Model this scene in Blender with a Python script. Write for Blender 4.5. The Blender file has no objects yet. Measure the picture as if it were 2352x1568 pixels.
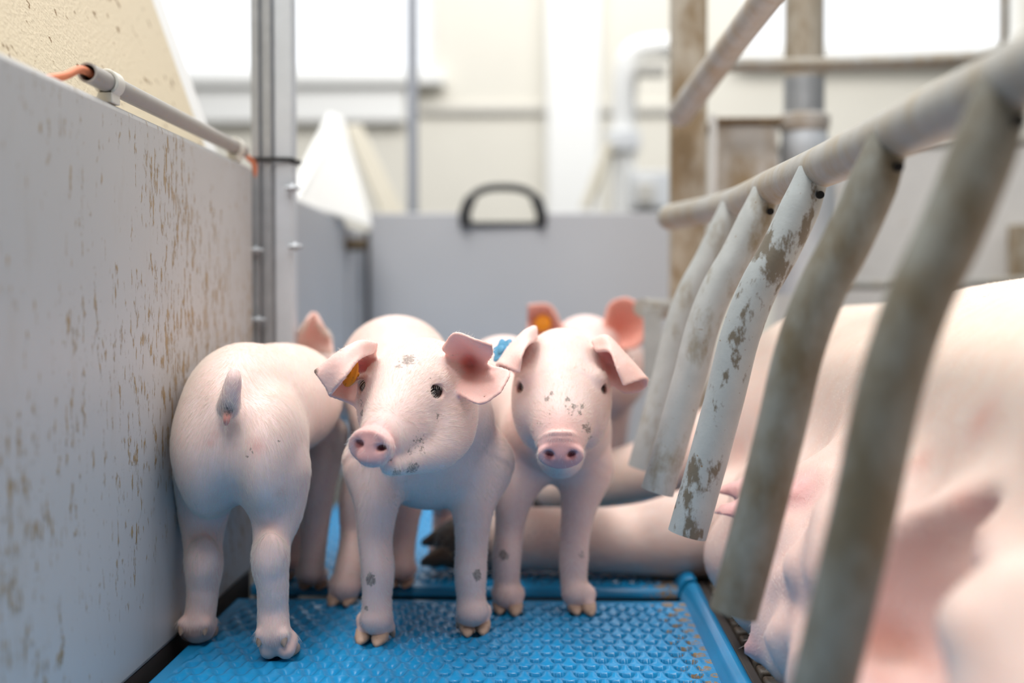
import bpy, bmesh, math, random
import numpy as np
from mathutils import Vector, Matrix

random.seed(7)
rng = np.random.default_rng(7)
SC = bpy.context.scene
COL = SC.collection

# ------------------------------------------------------------------ camera, sky, lamps, exposure
FPX, CX, CY = 2800.0, 1176.0, 784.0
CAM = np.array([0.0, 0.0, 0.333])
YAW, PITCH = math.atan(81 / FPX), math.atan(84 / FPX)
ROT = Matrix.Rotation(YAW, 3, 'Z') @ Matrix.Rotation(math.pi / 2 - PITCH, 3, 'X')
ROTN = np.array(ROT)
cd = bpy.data.cameras.new('camera')
cam = bpy.data.objects.new('camera', cd)
COL.objects.link(cam)
cam.location = CAM
cam.rotation_euler = ROT.to_euler()
cd.sensor_width = 36.0
cd.lens = FPX / 2352 * 36.0
cd.clip_start = 0.02
cd.dof.use_dof = True
cd.dof.focus_distance = 1.11
cd.dof.aperture_fstop = 2.2
SC.camera = cam

SC.view_settings.view_transform = 'Standard'
SC.view_settings.look = 'None'
SC.view_settings.gamma = 1.0
SC.view_settings.use_curve_mapping = False
SC.view_settings.exposure = 0.90

world = bpy.data.worlds.new('sky')
SC.world = world
world.use_nodes = True
bg = world.node_tree.nodes['Background']
bg.inputs[0].default_value = (0.94, 0.97, 1.0, 1)
bg.inputs[1].default_value = 1.0


def area_lamp(name, loc, target, sx, sy, power, col=(1, 0.97, 0.93)):
    l = bpy.data.lights.new(name, 'AREA')
    l.shape = 'RECTANGLE'
    l.size, l.size_y = sx, sy
    l.energy = power
    l.color = col
    o = bpy.data.objects.new(name, l)
    COL.objects.link(o)
    o.location = loc
    o.rotation_euler = (Vector(target) - Vector(loc)).to_track_quat('-Z', 'Y').to_euler()
    return o


area_lamp('unseen_lamp', (-0.5, 1.2, 2.9), (-0.2, 1.3, 0), 1.6, 0.5, 24, (1, 0.965, 0.93))  # unseen overhead light, added for directional light on the backs
area_lamp('unseen_lamp', (-0.3, -0.5, 2.7), (-0.1, 1.2, 0.1), 1.5, 0.4, 17, (1, 0.97, 0.95))  # unseen light added above and behind the camera for the fronts
area_lamp('unseen_lamp', (0.3, 4.2, 3.0), (0.2, 5.9, 1.2), 3.0, 0.5, 28)  # unseen fill added to brighten the back wall


def P(px, py, d):
    """world point seen at photo pixel px,py at camera depth d"""
    v = np.array([(px - CX) / FPX * d, (CY - py) / FPX * d, -d])
    return CAM + ROTN @ v


def GR(px, py, z=0.0):
    """world point on the height z seen at px,py"""
    v = ROTN @ np.array([(px - CX) / FPX, (CY - py) / FPX, -1.0])
    t = (z - CAM[2]) / v[2]
    return CAM + v * t


# ------------------------------------------------------------------ materials
def new_mat(name):
    m = bpy.data.materials.new(name)
    m.use_nodes = True
    nt = m.node_tree
    b = nt.nodes['Principled BSDF']
    return m, nt, b


def N(nt, typ, **kw):
    n = nt.nodes.new(typ)
    for k, v in kw.items():
        if k.startswith('i_'):
            key = k[2:]
            key = int(key) if key.isdigit() else key
            n.inputs[key].default_value = v
        else:
            setattr(n, k, v)
    return n


def ramp(nt, fac, stops):
    r = nt.nodes.new('ShaderNodeValToRGB')
    el = r.color_ramp.elements
    el[0].position, el[0].color = stops[0][0], stops[0][1]
    el[1].position, el[1].color = stops[-1][0], stops[-1][1]
    for p, c in stops[1:-1]:
        e = el.new(p)
        e.color = c
    nt.links.new(fac, r.inputs[0])
    return r.outputs[0]


def g4(v):
    return (v, v, v, 1)


def mix(nt, fac, a, b, mode='MIX'):
    m = nt.nodes.new('ShaderNodeMix')
    m.data_type = 'RGBA'
    m.blend_type = mode
    for sock, val in ((0, fac), (6, a), (7, b)):
        if isinstance(val, bpy.types.NodeSocket):
            nt.links.new(val, m.inputs[sock])
        elif sock == 0:
            m.inputs[0].default_value = val
        else:
            m.inputs[sock].default_value = (*val, 1) if len(val) == 3 else val
    return m.outputs[2]


def noise(nt, scale, detail=3.0, rough=0.5, stretch=None):
    tc = nt.nodes.new('ShaderNodeTexCoord')
    out = tc.outputs['Object']
    if stretch:
        mp = nt.nodes.new('ShaderNodeMapping')
        mp.inputs['Scale'].default_value = stretch
        nt.links.new(out, mp.inputs[0])
        out = mp.outputs[0]
    n = nt.nodes.new('ShaderNodeTexNoise')
    n.inputs['Scale'].default_value = scale
    n.inputs['Detail'].default_value = detail
    n.inputs['Roughness'].default_value = rough
    nt.links.new(out, n.inputs['Vector'])
    return n.outputs['Fac']


def bump(nt, b, h, strength, dist):
    n = nt.nodes.new('ShaderNodeBump')
    n.inputs['Strength'].default_value = strength
    n.inputs['Distance'].default_value = dist
    nt.links.new(h, n.inputs['Height'])
    nt.links.new(n.outputs[0], b.inputs['Normal'])


def plain(name, col, rough=0.5, metal=0.0, var=0.06, scale=40, dirt=None, dirt_lo=0.6, dirt_hi=0.7, dirt_scale=18,
          stretch=None, bumps=0.0):
    m, nt, b = new_mat(name)
    f = noise(nt, scale)
    c = mix(nt, f, tuple(x * (1 - var) for x in col), tuple(min(1, x * (1 + var)) for x in col))
    if dirt:
        fd = noise(nt, dirt_scale, 6, 0.62, stretch)
        c = mix(nt, ramp(nt, fd, [(dirt_lo, g4(0)), (dirt_hi, g4(1))]), c, dirt)
    nt.links.new(c, b.inputs['Base Color'])
    b.inputs['Roughness'].default_value = rough
    b.inputs['Metallic'].default_value = metal
    if bumps:
        bump(nt, b, noise(nt, scale * 4), 0.5, bumps)
    return m


def skin_mat(name, sss=0.22, hair_bump=0.0003):
    m, nt, b = new_mat(name)
    at = N(nt, 'ShaderNodeAttribute', attribute_name='Col')
    dt = N(nt, 'ShaderNodeAttribute', attribute_name='dirt')
    f = noise(nt, 60, 4)
    c = mix(nt, ramp(nt, f, [(0.35, g4(0)), (0.7, g4(1))]), at.outputs['Color'], (1.0, 0.93, 0.90), 'MULTIPLY')
    fd = noise(nt, 330, 3, 0.6)
    add = N(nt, 'ShaderNodeMath', operation='ADD')
    nt.links.new(fd, add.inputs[0])
    nt.links.new(dt.outputs['Fac'], add.inputs[1])
    c = mix(nt, ramp(nt, add.outputs[0], [(0.86, g4(0)), (1.05, g4(0.72))]), c, (0.085, 0.075, 0.06))
    nt.links.new(c, b.inputs['Base Color'])
    b.inputs['Roughness'].default_value = 0.5
    b.inputs['Subsurface Weight'].default_value = sss
    b.inputs['Subsurface Radius'].default_value = (0.010, 0.0045, 0.003)
    b.inputs['Subsurface Scale'].default_value = 0.45
    b.inputs['Specular IOR Level'].default_value = 0.35
    bump(nt, b, noise(nt, 420, 4, 0.6), 0.6, hair_bump)
    return m


def hair_mat(name, col):
    m, nt, b = new_mat(name)
    b.inputs['Base Color'].default_value = (*col, 1)
    b.inputs['Roughness'].default_value = 0.45
    b.inputs['Specular IOR Level'].default_value = 0.4
    tr = N(nt, 'ShaderNodeBsdfTranslucent')
    tr.inputs[0].default_value = (*col, 1)
    ms = N(nt, 'ShaderNodeMixShader')
    ms.inputs[0].default_value = 0.4
    nt.links.new(b.outputs[0], ms.inputs[1])
    nt.links.new(tr.outputs[0], ms.inputs[2])
    nt.links.new(ms.outputs[0], nt.nodes['Material Output'].inputs[0])
    return m


# ------------------------------------------------------------------ object helpers
def link(name, data, mat=None, parent=None):
    o = bpy.data.objects.new(name, data)
    COL.objects.link(o)
    if mat is not None:
        data.materials.append(mat)
    if parent is not None:
        o.parent = parent
        o.matrix_parent_inverse = Matrix.Translation(-parent.location) if parent.type == 'EMPTY' else Matrix()
    return o


def tag(o, label=None, cat=None, group=None, kind=None):
    if label: o['label'] = label
    if cat: o['category'] = cat
    if group: o['group'] = group
    if kind: o['kind'] = kind
    return o


def thing(name, loc, label, cat, group=None):
    o = bpy.data.objects.new(name, None)
    o.empty_display_size = 0.05
    COL.objects.link(o)
    o.location = loc
    return tag(o, label, cat, group)


def np_mesh(name, V, Q, smooth=True):
    me = bpy.data.meshes.new(name)
    V = np.asarray(V, dtype=np.float32)
    Q = np.asarray(Q, dtype=np.int32)
    n = Q.shape[1]
    me.vertices.add(len(V))
    me.vertices.foreach_set('co', V.ravel())
    me.loops.add(Q.size)
    me.loops.foreach_set('vertex_index', Q.ravel())
    me.polygons.add(len(Q))
    me.polygons.foreach_set('loop_start', np.arange(0, Q.size, n, dtype=np.int32))
    me.polygons.foreach_set('use_smooth', np.full(len(Q), smooth))
    me.update(calc_edges=True)
    return me


def bm_obj(name, bm, mat, parent=None, smooth=True, bevel=0.0, angle=40):
    me = bpy.data.meshes.new(name)
    bmesh.ops.recalc_face_normals(bm, faces=bm.faces)
    bm.to_mesh(me)
    bm.free()
    if smooth:
        me.polygons.foreach_set('use_smooth', np.ones(len(me.polygons), dtype=bool))
        me.set_sharp_from_angle(angle=math.radians(angle))
    o = link(name, me, mat, parent)
    if bevel:
        md = o.modifiers.new('bevel', 'BEVEL')
        md.width = bevel
        md.segments = 3
        md.limit_method = 'ANGLE'
    return o


def add_box(bm, lo, hi, rot=None, piv=None):
    vs = [bm.verts.new((x, y, z)) for x in (lo[0], hi[0]) for y in (lo[1], hi[1]) for z in (lo[2], hi[2])]
    for f in ((0, 1, 3, 2), (4, 6, 7, 5), (0, 4, 5, 1), (2, 3, 7, 6), (0, 2, 6, 4), (1, 5, 7, 3)):
        bm.faces.new([vs[i] for i in f])
    if rot is not None:
        for v in vs:
            v.co = Vector(piv) + rot @ (v.co - Vector(piv))
    return vs


def add_prism(bm, pts, axis, a, b):
    """extrude a 2-D outline along axis (0,1,2) from a to b"""
    def mk(p, t):
        c = list(p)
        c.insert(axis, t)
        return bm.verts.new(c)
    A = [mk(p, a) for p in pts]
    B = [mk(p, b) for p in pts]
    n = len(pts)
    bm.faces.new(A)
    bm.faces.new(list(reversed(B)))
    for i in range(n):
        bm.faces.new((A[i], A[(i + 1) % n], B[(i + 1) % n], B[i]))


def frames(path):
    path = [Vector(p) for p in path]
    T = []
    for i in range(len(path)):
        a = path[max(i - 1, 0)]
        b = path[min(i + 1, len(path) - 1)]
        T.append((b - a).normalized())
    up = Vector((0, 0, 1)) if abs(T[0].z) < 0.9 else Vector((1, 0, 0))
    n = T[0].cross(up).normalized()
    out = []
    for i, t in enumerate(T):
        n = (n - t * n.dot(t)).normalized()
        out.append((path[i], t, n, t.cross(n)))
    return out


def add_tube(bm, path, r, seg=20, cap=True, flat=None, inner=None):
    rs = r if hasattr(r, '__len__') else [r] * len(path)
    rings = []
    for (p, t, n, b), rr, i in zip(frames(path), rs, range(len(path))):
        fx, fy = (1, 1) if flat is None else flat[i]
        rings.append([bm.verts.new(p + n * math.cos(a) * rr * fx + b * math.sin(a) * rr * fy)
                      for a in [2 * math.pi * k / seg for k in range(seg)]])
    for A, B in zip(rings, rings[1:]):
        for k in range(seg):
            bm.faces.new((A[k], A[(k + 1) % seg], B[(k + 1) % seg], B[k]))
    if cap:
        bm.faces.new(list(reversed(rings[0])))
        bm.faces.new(rings[-1])
    return rings


def crom(pts, n):
    """Catmull-Rom through pts, n samples per span"""
    pts = [np.array(p, float) for p in pts]
    ext = [2 * pts[0] - pts[1]] + pts + [2 * pts[-1] - pts[-2]]
    out = []
    for i in range(1, len(ext) - 2):
        p0, p1, p2, p3 = ext[i - 1:i + 3]
        for k in range(n):
            t = k / n
            out.append(0.5 * (2 * p1 + (p2 - p0) * t + (2 * p0 - 5 * p1 + 4 * p2 - p3) * t * t + (3 * p1 - p0 - 3 * p2 + p3) * t ** 3))
    out.append(pts[-1])
    return np.array(out)


# ------------------------------------------------------------------ sculpting: smooth-blended distance field -> one continuous skin
def smin(a, b, k):
    h = np.maximum(k - np.abs(a - b), 0) / k
    return np.minimum(a, b) - h * h * k * 0.25


class Sculpt:
    def __init__(self, lo, hi, h):
        self.lo, self.h = np.array(lo, float), h
        self.n = np.ceil((np.array(hi, float) - self.lo) / h).astype(int) + 1
        self.F = np.full(self.n, 0.5, dtype=np.float32)
        self.ax = [(self.lo[i] + np.arange(self.n[i]) * h).astype(np.float32) for i in range(3)]

    def box(self, lo, hi):
        s = []
        for i in range(3):
            a = int(max(0, math.floor((lo[i] - self.lo[i]) / self.h)))
            b = int(min(self.n[i], math.ceil((hi[i] - self.lo[i]) / self.h) + 1))
            if b <= a:
                return None
            s.append(slice(a, b))
        return tuple(s)

    def xyz(self, s):
        return (self.ax[0][s[0]][:, None, None], self.ax[1][s[1]][None, :, None], self.ax[2][s[2]][None, None, :])

    def comb(self, s, d, k, cut):
        if cut:
            self.F[s] = -smin(-self.F[s], d, k)
        else:
            self.F[s] = smin(self.F[s], d, k)

    def cone(self, a, ra, b, rb, k=0.02, cut=False):
        a, b = np.array(a, float), np.array(b, float)
        m = max(ra, rb) + k + 3 * self.h
        s = self.box(np.minimum(a, b) - m, np.maximum(a, b) + m)
        if s is None: return
        X, Y, Z = self.xyz(s)
        ba = b - a
        l2 = max(float(ba @ ba), 1e-12)
        t = np.clip(((X - a[0]) * ba[0] + (Y - a[1]) * ba[1] + (Z - a[2]) * ba[2]) / l2, 0, 1)
        d = np.sqrt((X - a[0] - t * ba[0]) ** 2 + (Y - a[1] - t * ba[1]) ** 2 + (Z - a[2] - t * ba[2]) ** 2) - (ra + t * (rb - ra))
        self.comb(s, d.astype(np.float32), k, cut)

    def chain(self, pts, k=0.02, cut=False, ki=0.0006):
        if len(pts) > 2:
            q = crom([np.append(np.asarray(p, float), r) for p, r in pts], 10)
            pts = [(a[:3], max(float(a[3]), 0.0005)) for a in q]
        C = np.array([p for p, r in pts], float)
        m = max(r for p, r in pts) + k + 3 * self.h
        s = self.box(C.min(0) - m, C.max(0) + m)
        if s is None: return
        X, Y, Z = self.xyz(s)
        D = None
        for (a, ra), (b, rb) in zip(pts, pts[1:]):
            a, b = np.array(a, float), np.array(b, float)
            ba = b - a
            l2 = max(float(ba @ ba), 1e-12)
            t = np.clip(((X - a[0]) * ba[0] + (Y - a[1]) * ba[1] + (Z - a[2]) * ba[2]) / l2, 0, 1)
            d = np.sqrt((X - a[0] - t * ba[0]) ** 2 + (Y - a[1] - t * ba[1]) ** 2 + (Z - a[2] - t * ba[2]) ** 2) - (ra + t * (rb - ra))
            D = d if D is None else smin(D, d, ki)
        self.comb(s, D.astype(np.float32), k, cut)

    def ell(self, c, r, R=None, k=0.02, cut=False):
        c, r = np.array(c, float), np.array(r, float)
        m = r.max() + k + 3 * self.h
        s = self.box(c - m, c + m)
        if s is None: return
        X, Y, Z = self.xyz(s)
        R = np.eye(3) if R is None else np.array(R)
        q = [(X - c[0]) * R[0, i] + (Y - c[1]) * R[1, i] + (Z - c[2]) * R[2, i] for i in range(3)]
        k0 = np.sqrt(sum((q[i] / r[i]) ** 2 for i in range(3)))
        k1 = np.sqrt(sum((q[i] / r[i] ** 2) ** 2 for i in range(3))) + 1e-9
        d = k0 * (k0 - 1) / k1
        self.comb(s, d.astype(np.float32), k, cut)

    def disc(self, c, r, half, R, edge=0.004, k=0.006):
        """rounded elliptical plate, axis = third column of R"""
        c = np.array(c, float)
        m = max(r[0], r[1], half) + k + 3 * self.h
        s = self.box(c - m, c + m)
        X, Y, Z = self.xyz(s)
        R = np.array(R)
        q = [(X - c[0]) * R[0, i] + (Y - c[1]) * R[1, i] + (Z - c[2]) * R[2, i] for i in range(3)]
        k0 = np.sqrt((q[0] / r[0]) ** 2 + (q[1] / r[1]) ** 2)
        k1 = np.sqrt((q[0] / r[0] ** 2) ** 2 + (q[1] / r[1] ** 2) ** 2) + 1e-9
        a = k0 * (k0 - 1) / k1 + edge
        b = np.abs(q[2]) - half + edge
        d = np.minimum(np.maximum(a, b), 0) + np.sqrt(np.maximum(a, 0) ** 2 + np.maximum(b, 0) ** 2) - edge
        self.comb(s, d.astype(np.float32), k, False)

    def ring(self, c, r, t, R, k=0.003, sq=1.0):
        c = np.array(c, float)
        m = r + t + k + 3 * self.h
        s = self.box(c - m, c + m)
        X, Y, Z = self.xyz(s)
        R = np.array(R)
        q = [(X - c[0]) * R[0, i] + (Y - c[1]) * R[1, i] + (Z - c[2]) * R[2, i] for i in range(3)]
        d = np.sqrt((np.sqrt(q[0] ** 2 + (q[1] / sq) ** 2) - r) ** 2 + q[2] ** 2) - t
        self.comb(s, d.astype(np.float32), k, False)

    def sheet(self, pts, rad, k=0.006):
        m = k + 3 * self.h + rad.max()
        lo, hi = pts.min(0) - m, pts.max(0) + m
        s = self.box(lo, hi)
        D = np.full([q.stop - q.start for q in s], 0.5, dtype=np.float32)
        o = [q.start for q in s]
        w = int(math.ceil(m / self.h))
        for p, r in zip(pts, rad):
            c = np.round((p - self.lo) / self.h).astype(int)
            sl, ab = [], []
            for i in range(3):
                a = max(c[i] - w, s[i].start)
                b = min(c[i] + w + 1, s[i].stop)
                sl.append(slice(a - o[i], b - o[i]))
                ab.append(slice(a, b))
            X, Y, Z = self.xyz(ab)
            d = np.sqrt((X - p[0]) ** 2 + (Y - p[1]) ** 2 + (Z - p[2]) ** 2) - r
            D[tuple(sl)] = np.minimum(D[tuple(sl)], d)
        self.comb(s, D, k, False)

    def hit(self, px, py, d0=0.3, d1=2.2):
        """first surface point of the sculpt seen at px,py"""
        for d in np.arange(d0, d1, self.h * 0.4):
            p = P(px, py, d)
            i = np.round((p - self.lo) / self.h).astype(int)
            if (i >= 0).all() and (i < self.n).all() and self.F[tuple(i)] < 0:
                return p
        return P(px, py, 1.0)

    def mesh(self):
        F = self.F
        S = F < 0
        c = np.zeros(tuple(self.n - 1), dtype=np.int8)
        offs = [(i, j, k) for i in (0, 1) for j in (0, 1) for k in (0, 1)]
        for i, j, k in offs:
            c += S[i:self.n[0] - 1 + i, j:self.n[1] - 1 + j, k:self.n[2] - 1 + k]
        act = (c > 0) & (c < 8)
        ijk = np.argwhere(act)
        idx = np.full(act.shape, -1, dtype=np.int32)
        idx[act] = np.arange(len(ijk))
        f = {o: F[ijk[:, 0] + o[0], ijk[:, 1] + o[1], ijk[:, 2] + o[2]] for o in offs}
        acc = np.zeros((len(ijk), 3))
        cnt = np.zeros(len(ijk))
        for o in offs:
            for a in range(3):
                if o[a] == 0:
                    o2 = list(o); o2[a] = 1; o2 = tuple(o2)
                    m = (f[o] < 0) != (f[o2] < 0)
                    den = f[o] - f[o2]
                    t = np.where(m, f[o] / np.where(den == 0, 1, den), 0)
                    p = np.tile(np.array(o, float), (len(ijk), 1))
                    p[:, a] = t
                    acc += p * m[:, None]
                    cnt += m
        V = self.lo + (ijk + acc / cnt[:, None]) * self.h
        Q = []
        for a in range(3):
            b, d = (a + 1) % 3, (a + 2) % 3
            sl0 = [slice(1, -1)] * 3
            sl1 = [slice(1, -1)] * 3
            sl0[a] = slice(0, -1)
            sl1[a] = slice(1, None)
            s0, s1 = S[tuple(sl0)], S[tuple(sl1)]
            e = np.argwhere(s0 != s1)
            inside = s0[e[:, 0], e[:, 1], e[:, 2]]
            base = e.copy()
            base[:, b] += 1
            base[:, d] += 1
            def cell(db, dd):
                q = base.copy()
                q[:, b] -= db
                q[:, d] -= dd
                return idx[q[:, 0], q[:, 1], q[:, 2]]
            q = np.stack([cell(1, 1), cell(0, 1), cell(0, 0), cell(1, 0)], 1)
            q[~inside] = q[~inside][:, ::-1]
            Q.append(q)
        return V, np.concatenate(Q)


def normals_of(V, Q):
    n = np.cross(V[Q[:, 2]] - V[Q[:, 0]], V[Q[:, 3]] - V[Q[:, 1]])
    out = np.zeros_like(V)
    for i in range(4):
        np.add.at(out, Q[:, i], n)
    return out / (np.linalg.norm(out, axis=1, keepdims=True) + 1e-12)


def patch(rows, nv=46, nu=46):
    """smooth sheet through a grid of control points"""
    rows = [[P(*c) for c in r] for r in rows]
    a = np.array([crom(r, max(1, nu // (len(r) - 1))) for r in rows])      # v, u, 3
    b = np.array([crom(list(a[:, j]), max(1, nv // (len(rows) - 1))) for j in range(a.shape[1])])  # u, v, 3
    return b


def ear(sc, rows, th0=0.0032, th1=0.0019, k=0.006):
    g = patch(rows)
    nu, nv = g.shape[:2]
    v = np.linspace(0, 1, nv)[None, :].repeat(nu, 0)
    rad = th0 + (th1 - th0) * np.clip(v * 2.2, 0, 1)
    sc.sheet(g.reshape(-1, 3), rad.ravel(), k)
    return g


def frame_from(axis, up=(0, 0, 1)):
    z = np.array(axis, float); z /= np.linalg.norm(z)
    x = np.cross(np.array(up, float), z); x /= np.linalg.norm(x)
    y = np.cross(z, x)
    return np.stack([x, y, z], 1)


SKIN = (0.86, 0.68, 0.64)
PINK = (0.78, 0.40, 0.37)
EARIN = (0.82, 0.42, 0.37)
RED = (0.98, 0.36, 0.29)  # inner-ear red, with back-light through the ear put into the colour


class Paint:
    def __init__(self, V, base):
        self.V = V
        self.C = np.tile(np.array(base, float), (len(V), 1))
        self.D = np.zeros(len(V))
        self.fur = np.ones(len(V))
        self.len = np.ones(len(V))

    def w(self, c, r, soft=0.5):
        c = np.array(c, float)
        r = np.array(r, float) if hasattr(r, '__len__') else np.array([r] * 3, float)
        d = np.sqrt((((self.V - c) / r) ** 2).sum(1))
        return np.clip((1 - d) / soft, 0, 1)

    def ball(self, c, r, col, s=1.0, soft=0.5, fur=None):
        w = self.w(c, r, soft) * s
        self.C = self.C * (1 - w[:, None]) + np.array(col) * w[:, None]
        if fur is not None:
            self.fur = np.minimum(self.fur, 1 - w * (1 - fur))

    def dirt(self, c, r, s=0.55, soft=0.8):
        self.D = np.maximum(self.D, self.w(c, r, soft) * s)

    def near(self, pts, r, col, s=1.0, soft=0.4, fur=None, length=None):
        lo, hi = pts.min(0) - r, pts.max(0) + r
        m = np.where(((self.V > lo) & (self.V < hi)).all(1))[0]
        p = pts[::7]
        d = np.full(len(m), 9.0)
        for i in range(0, len(m), 4000):
            d[i:i + 4000] = np.sqrt(((self.V[m[i:i + 4000], None, :] - p[None]) ** 2).sum(2)).min(1)
        w = np.clip((1 - d / r) / soft, 0, 1) * s
        self.C[m] = self.C[m] * (1 - w[:, None]) + np.array(col) * w[:, None]
        if fur is not None:
            self.fur[m] = np.minimum(self.fur[m], 1 - w / max(s, 1e-6) * (1 - fur))
        if length is not None:
            self.len[m] = np.minimum(self.len[m], 1 - w / max(s, 1e-6) * (1 - length))


def skin_object(name, V, Q, pt, mat, parent):
    me = np_mesh(name, V, Q)
    ca = me.color_attributes.new('Col', 'FLOAT_COLOR', 'POINT')
    ca.data.foreach_set('color', np.concatenate([pt.C, np.ones((len(V), 1))], 1).astype(np.float32).ravel())
    da = me.attributes.new('dirt', 'FLOAT', 'POINT')
    da.data.foreach_set('value', pt.D.astype(np.float32))
    return link(name, me, mat, parent)


def grow_fur(name, V, Q, pt, flow, n, length, radius, mat, parent, lift=0.17, kind='stuff'):
    """short bristles as hair curves lying along the flow field"""
    q = Q[rng.integers(0, len(Q), n)]
    u, v = rng.random(n)[:, None], rng.random(n)[:, None]
    p = V[q[:, 0]] * (1 - u) * (1 - v) + V[q[:, 1]] * u * (1 - v) + V[q[:, 2]] * u * v + V[q[:, 3]] * (1 - u) * v
    keep = rng.random(n) < pt.fur[q[:, 0]]
    p, q = p[keep], q[keep]
    n = len(p)
    nm = normals_of(V, Q)[q[:, 0]]
    f = flow(p, nm) + rng.normal(0, 0.11, (n, 3))
    t = f - (f * nm).sum(1, keepdims=True) * nm
    t /= np.linalg.norm(t, axis=1, keepdims=True) + 1e-9
    L = (length * pt.len[q[:, 0]] * rng.uniform(0.55, 1.25, n))[:, None]
    lf = (lift * rng.uniform(0.5, 1.5, n))[:, None]
    pts = np.zeros((n, 4, 3))
    for i, s in enumerate((0, 0.33, 0.67, 1.0)):
        pts[:, i] = p - nm * 0.0003 + t * L * s + nm * L * lf * (s - 0.45 * s * s)
    cu = bpy.data.hair_curves.new(name)
    cu.add_curves([4] * n)
    cu.attributes['position'].data.foreach_set('vector', pts.astype(np.float32).ravel())
    ra = cu.attributes.get('radius') or cu.attributes.new('radius', 'FLOAT', 'POINT')
    ra.data.foreach_set('value', np.tile(np.array([1, 0.9, 0.65, 0.2]) * radius, n).astype(np.float32))
    o = link(name, cu, mat, parent)
    o['kind'] = kind
    return o


M_SKIN = skin_mat('piglet_skin')
M_SOW = skin_mat('sow_skin', 0.25, 0.0008)
M_FUR = hair_mat('white_bristle', (0.93, 0.86, 0.78))
M_LASH = hair_mat('pale_lash', (0.9, 0.8, 0.66))
M_EYE = plain('dark_eye', (0.008, 0.008, 0.012), 0.06)
M_HOOF = plain('horn_hoof', (0.50, 0.33, 0.24), 0.55, var=0.25, scale=120, dirt=(0.16, 0.09, 0.05), dirt_lo=0.55, dirt_hi=0.8, dirt_scale=90)
M_TAG_O = plain('orange_tag_plastic', (0.85, 0.30, 0.01), 0.4, dirt=(0.25, 0.10, 0.02), dirt_lo=0.62, dirt_hi=0.7, dirt_scale=300)
M_TAG_B = plain('blue_tag_plastic', (0.10, 0.33, 0.52), 0.45)


def eye_at(root, sc, c, look, r=0.0072):
    """carves the socket and lids into the sculpt; returns what is needed to add the ball"""
    R = frame_from(look)
    c = np.array(c)
    sc.ell(c + R[:, 2] * 0.0005, (r * 1.6, r * 1.35, r * 1.02), R, k=0.005)
    sc.ell(c + R[:, 2] * r * 1.0, (r * 1.0, r * 0.86, r * 1.7), R, k=0.0012, cut=True)
    sc.ring(c + R[:, 2] * r * 0.86, r * 1.18, 0.0017, R, 0.0022, 0.88)
    sc.cone(c + R @ np.array([-r * 1.1, r * 1.05, r * 0.75]), 0.0022, c + R @ np.array([r * 1.1, r * 1.05, r * 0.75]), 0.0022, 0.004)
    return (c, R, r)


def eye_ball(root, e):
    c, R, r = e
    bm = bmesh.new()
    bmesh.ops.create_uvsphere(bm, u_segments=32, v_segments=20, radius=r * 0.98)
    for v in bm.verts:
        v.co = Vector(c + R[:, 2] * 0.0026 + R @ np.array(v.co))
    bm_obj('eye', bm, M_EYE, root)
    # lashes along the upper lid
    n = 18
    pts = np.zeros((n, 4, 3))
    for i in range(n):
        a = math.radians(20 + 140 * i / (n - 1)) + random.uniform(-.05, .05)
        b = c + R @ np.array([math.cos(a) * r * 1.0, math.sin(a) * r * 0.85, r * 0.95])
        dr = R @ np.array([math.cos(a) * 0.5, 0.15, 1.0])
        L = random.uniform(0.006, 0.0095)
        for j, s in enumerate((0, .33, .67, 1)):
            pts[i, j] = b + dr * L * s + np.array([0, 0, -1]) * L * 0.75 * s * s
    cu = bpy.data.hair_curves.new('eyelashes')
    cu.add_curves([4] * n)
    cu.attributes['position'].data.foreach_set('vector', pts.astype(np.float32).ravel())
    ra = cu.attributes.get('radius') or cu.attributes.new('radius', 'FLOAT', 'POINT')
    ra.data.foreach_set('value', np.tile(np.array([1, .9, .7, .2]) * 0.00013, n).astype(np.float32))
    o = link('eyelashes', cu, M_LASH, root)
    o['kind'] = 'stuff'


def hoof(root, p, fwd, w=0.0085, l=0.016, h=0.015, name='hoof'):
    """one horn claw: wedge, rounded, pointed to fwd, sole at p's height"""
    f = np.array([fwd[0], fwd[1], 0.0]); f /= np.linalg.norm(f)
    s = np.array([-f[1], f[0], 0])
    bm = bmesh.new()
    rings = []
    prof = [(-0.75, 0.55, 0.85), (-0.55, 0.85, 1.0), (-0.1, 1.0, 0.95), (0.4, 0.86, 0.66), (0.8, 0.5, 0.36), (1.0, 0.18, 0.2)]
    for t, ww, hh in prof:
        ring = []
        for k in range(12):
            a = 2 * math.pi * k / 12
            cxx = math.copysign(abs(math.cos(a)) ** 0.7, math.cos(a)) * w * ww
            zz = (math.copysign(abs(math.sin(a)) ** 0.7, math.sin(a)) * 0.5 + 0.5) * h * hh
            ring.append(bm.verts.new(Vector(np.array(p) + f * t * l + s * cxx + np.array([0, 0, zz]))))
        rings.append(ring)
    for A, B in zip(rings, rings[1:]):
        for k in range(12):
            bm.faces.new((A[k], A[(k + 1) % 12], B[(k + 1) % 12], B[k]))
    bm.faces.new(rings[0]); bm.faces.new(rings[-1])
    return bm_obj(name, bm, M_HOOF, root, angle=80)


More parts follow.
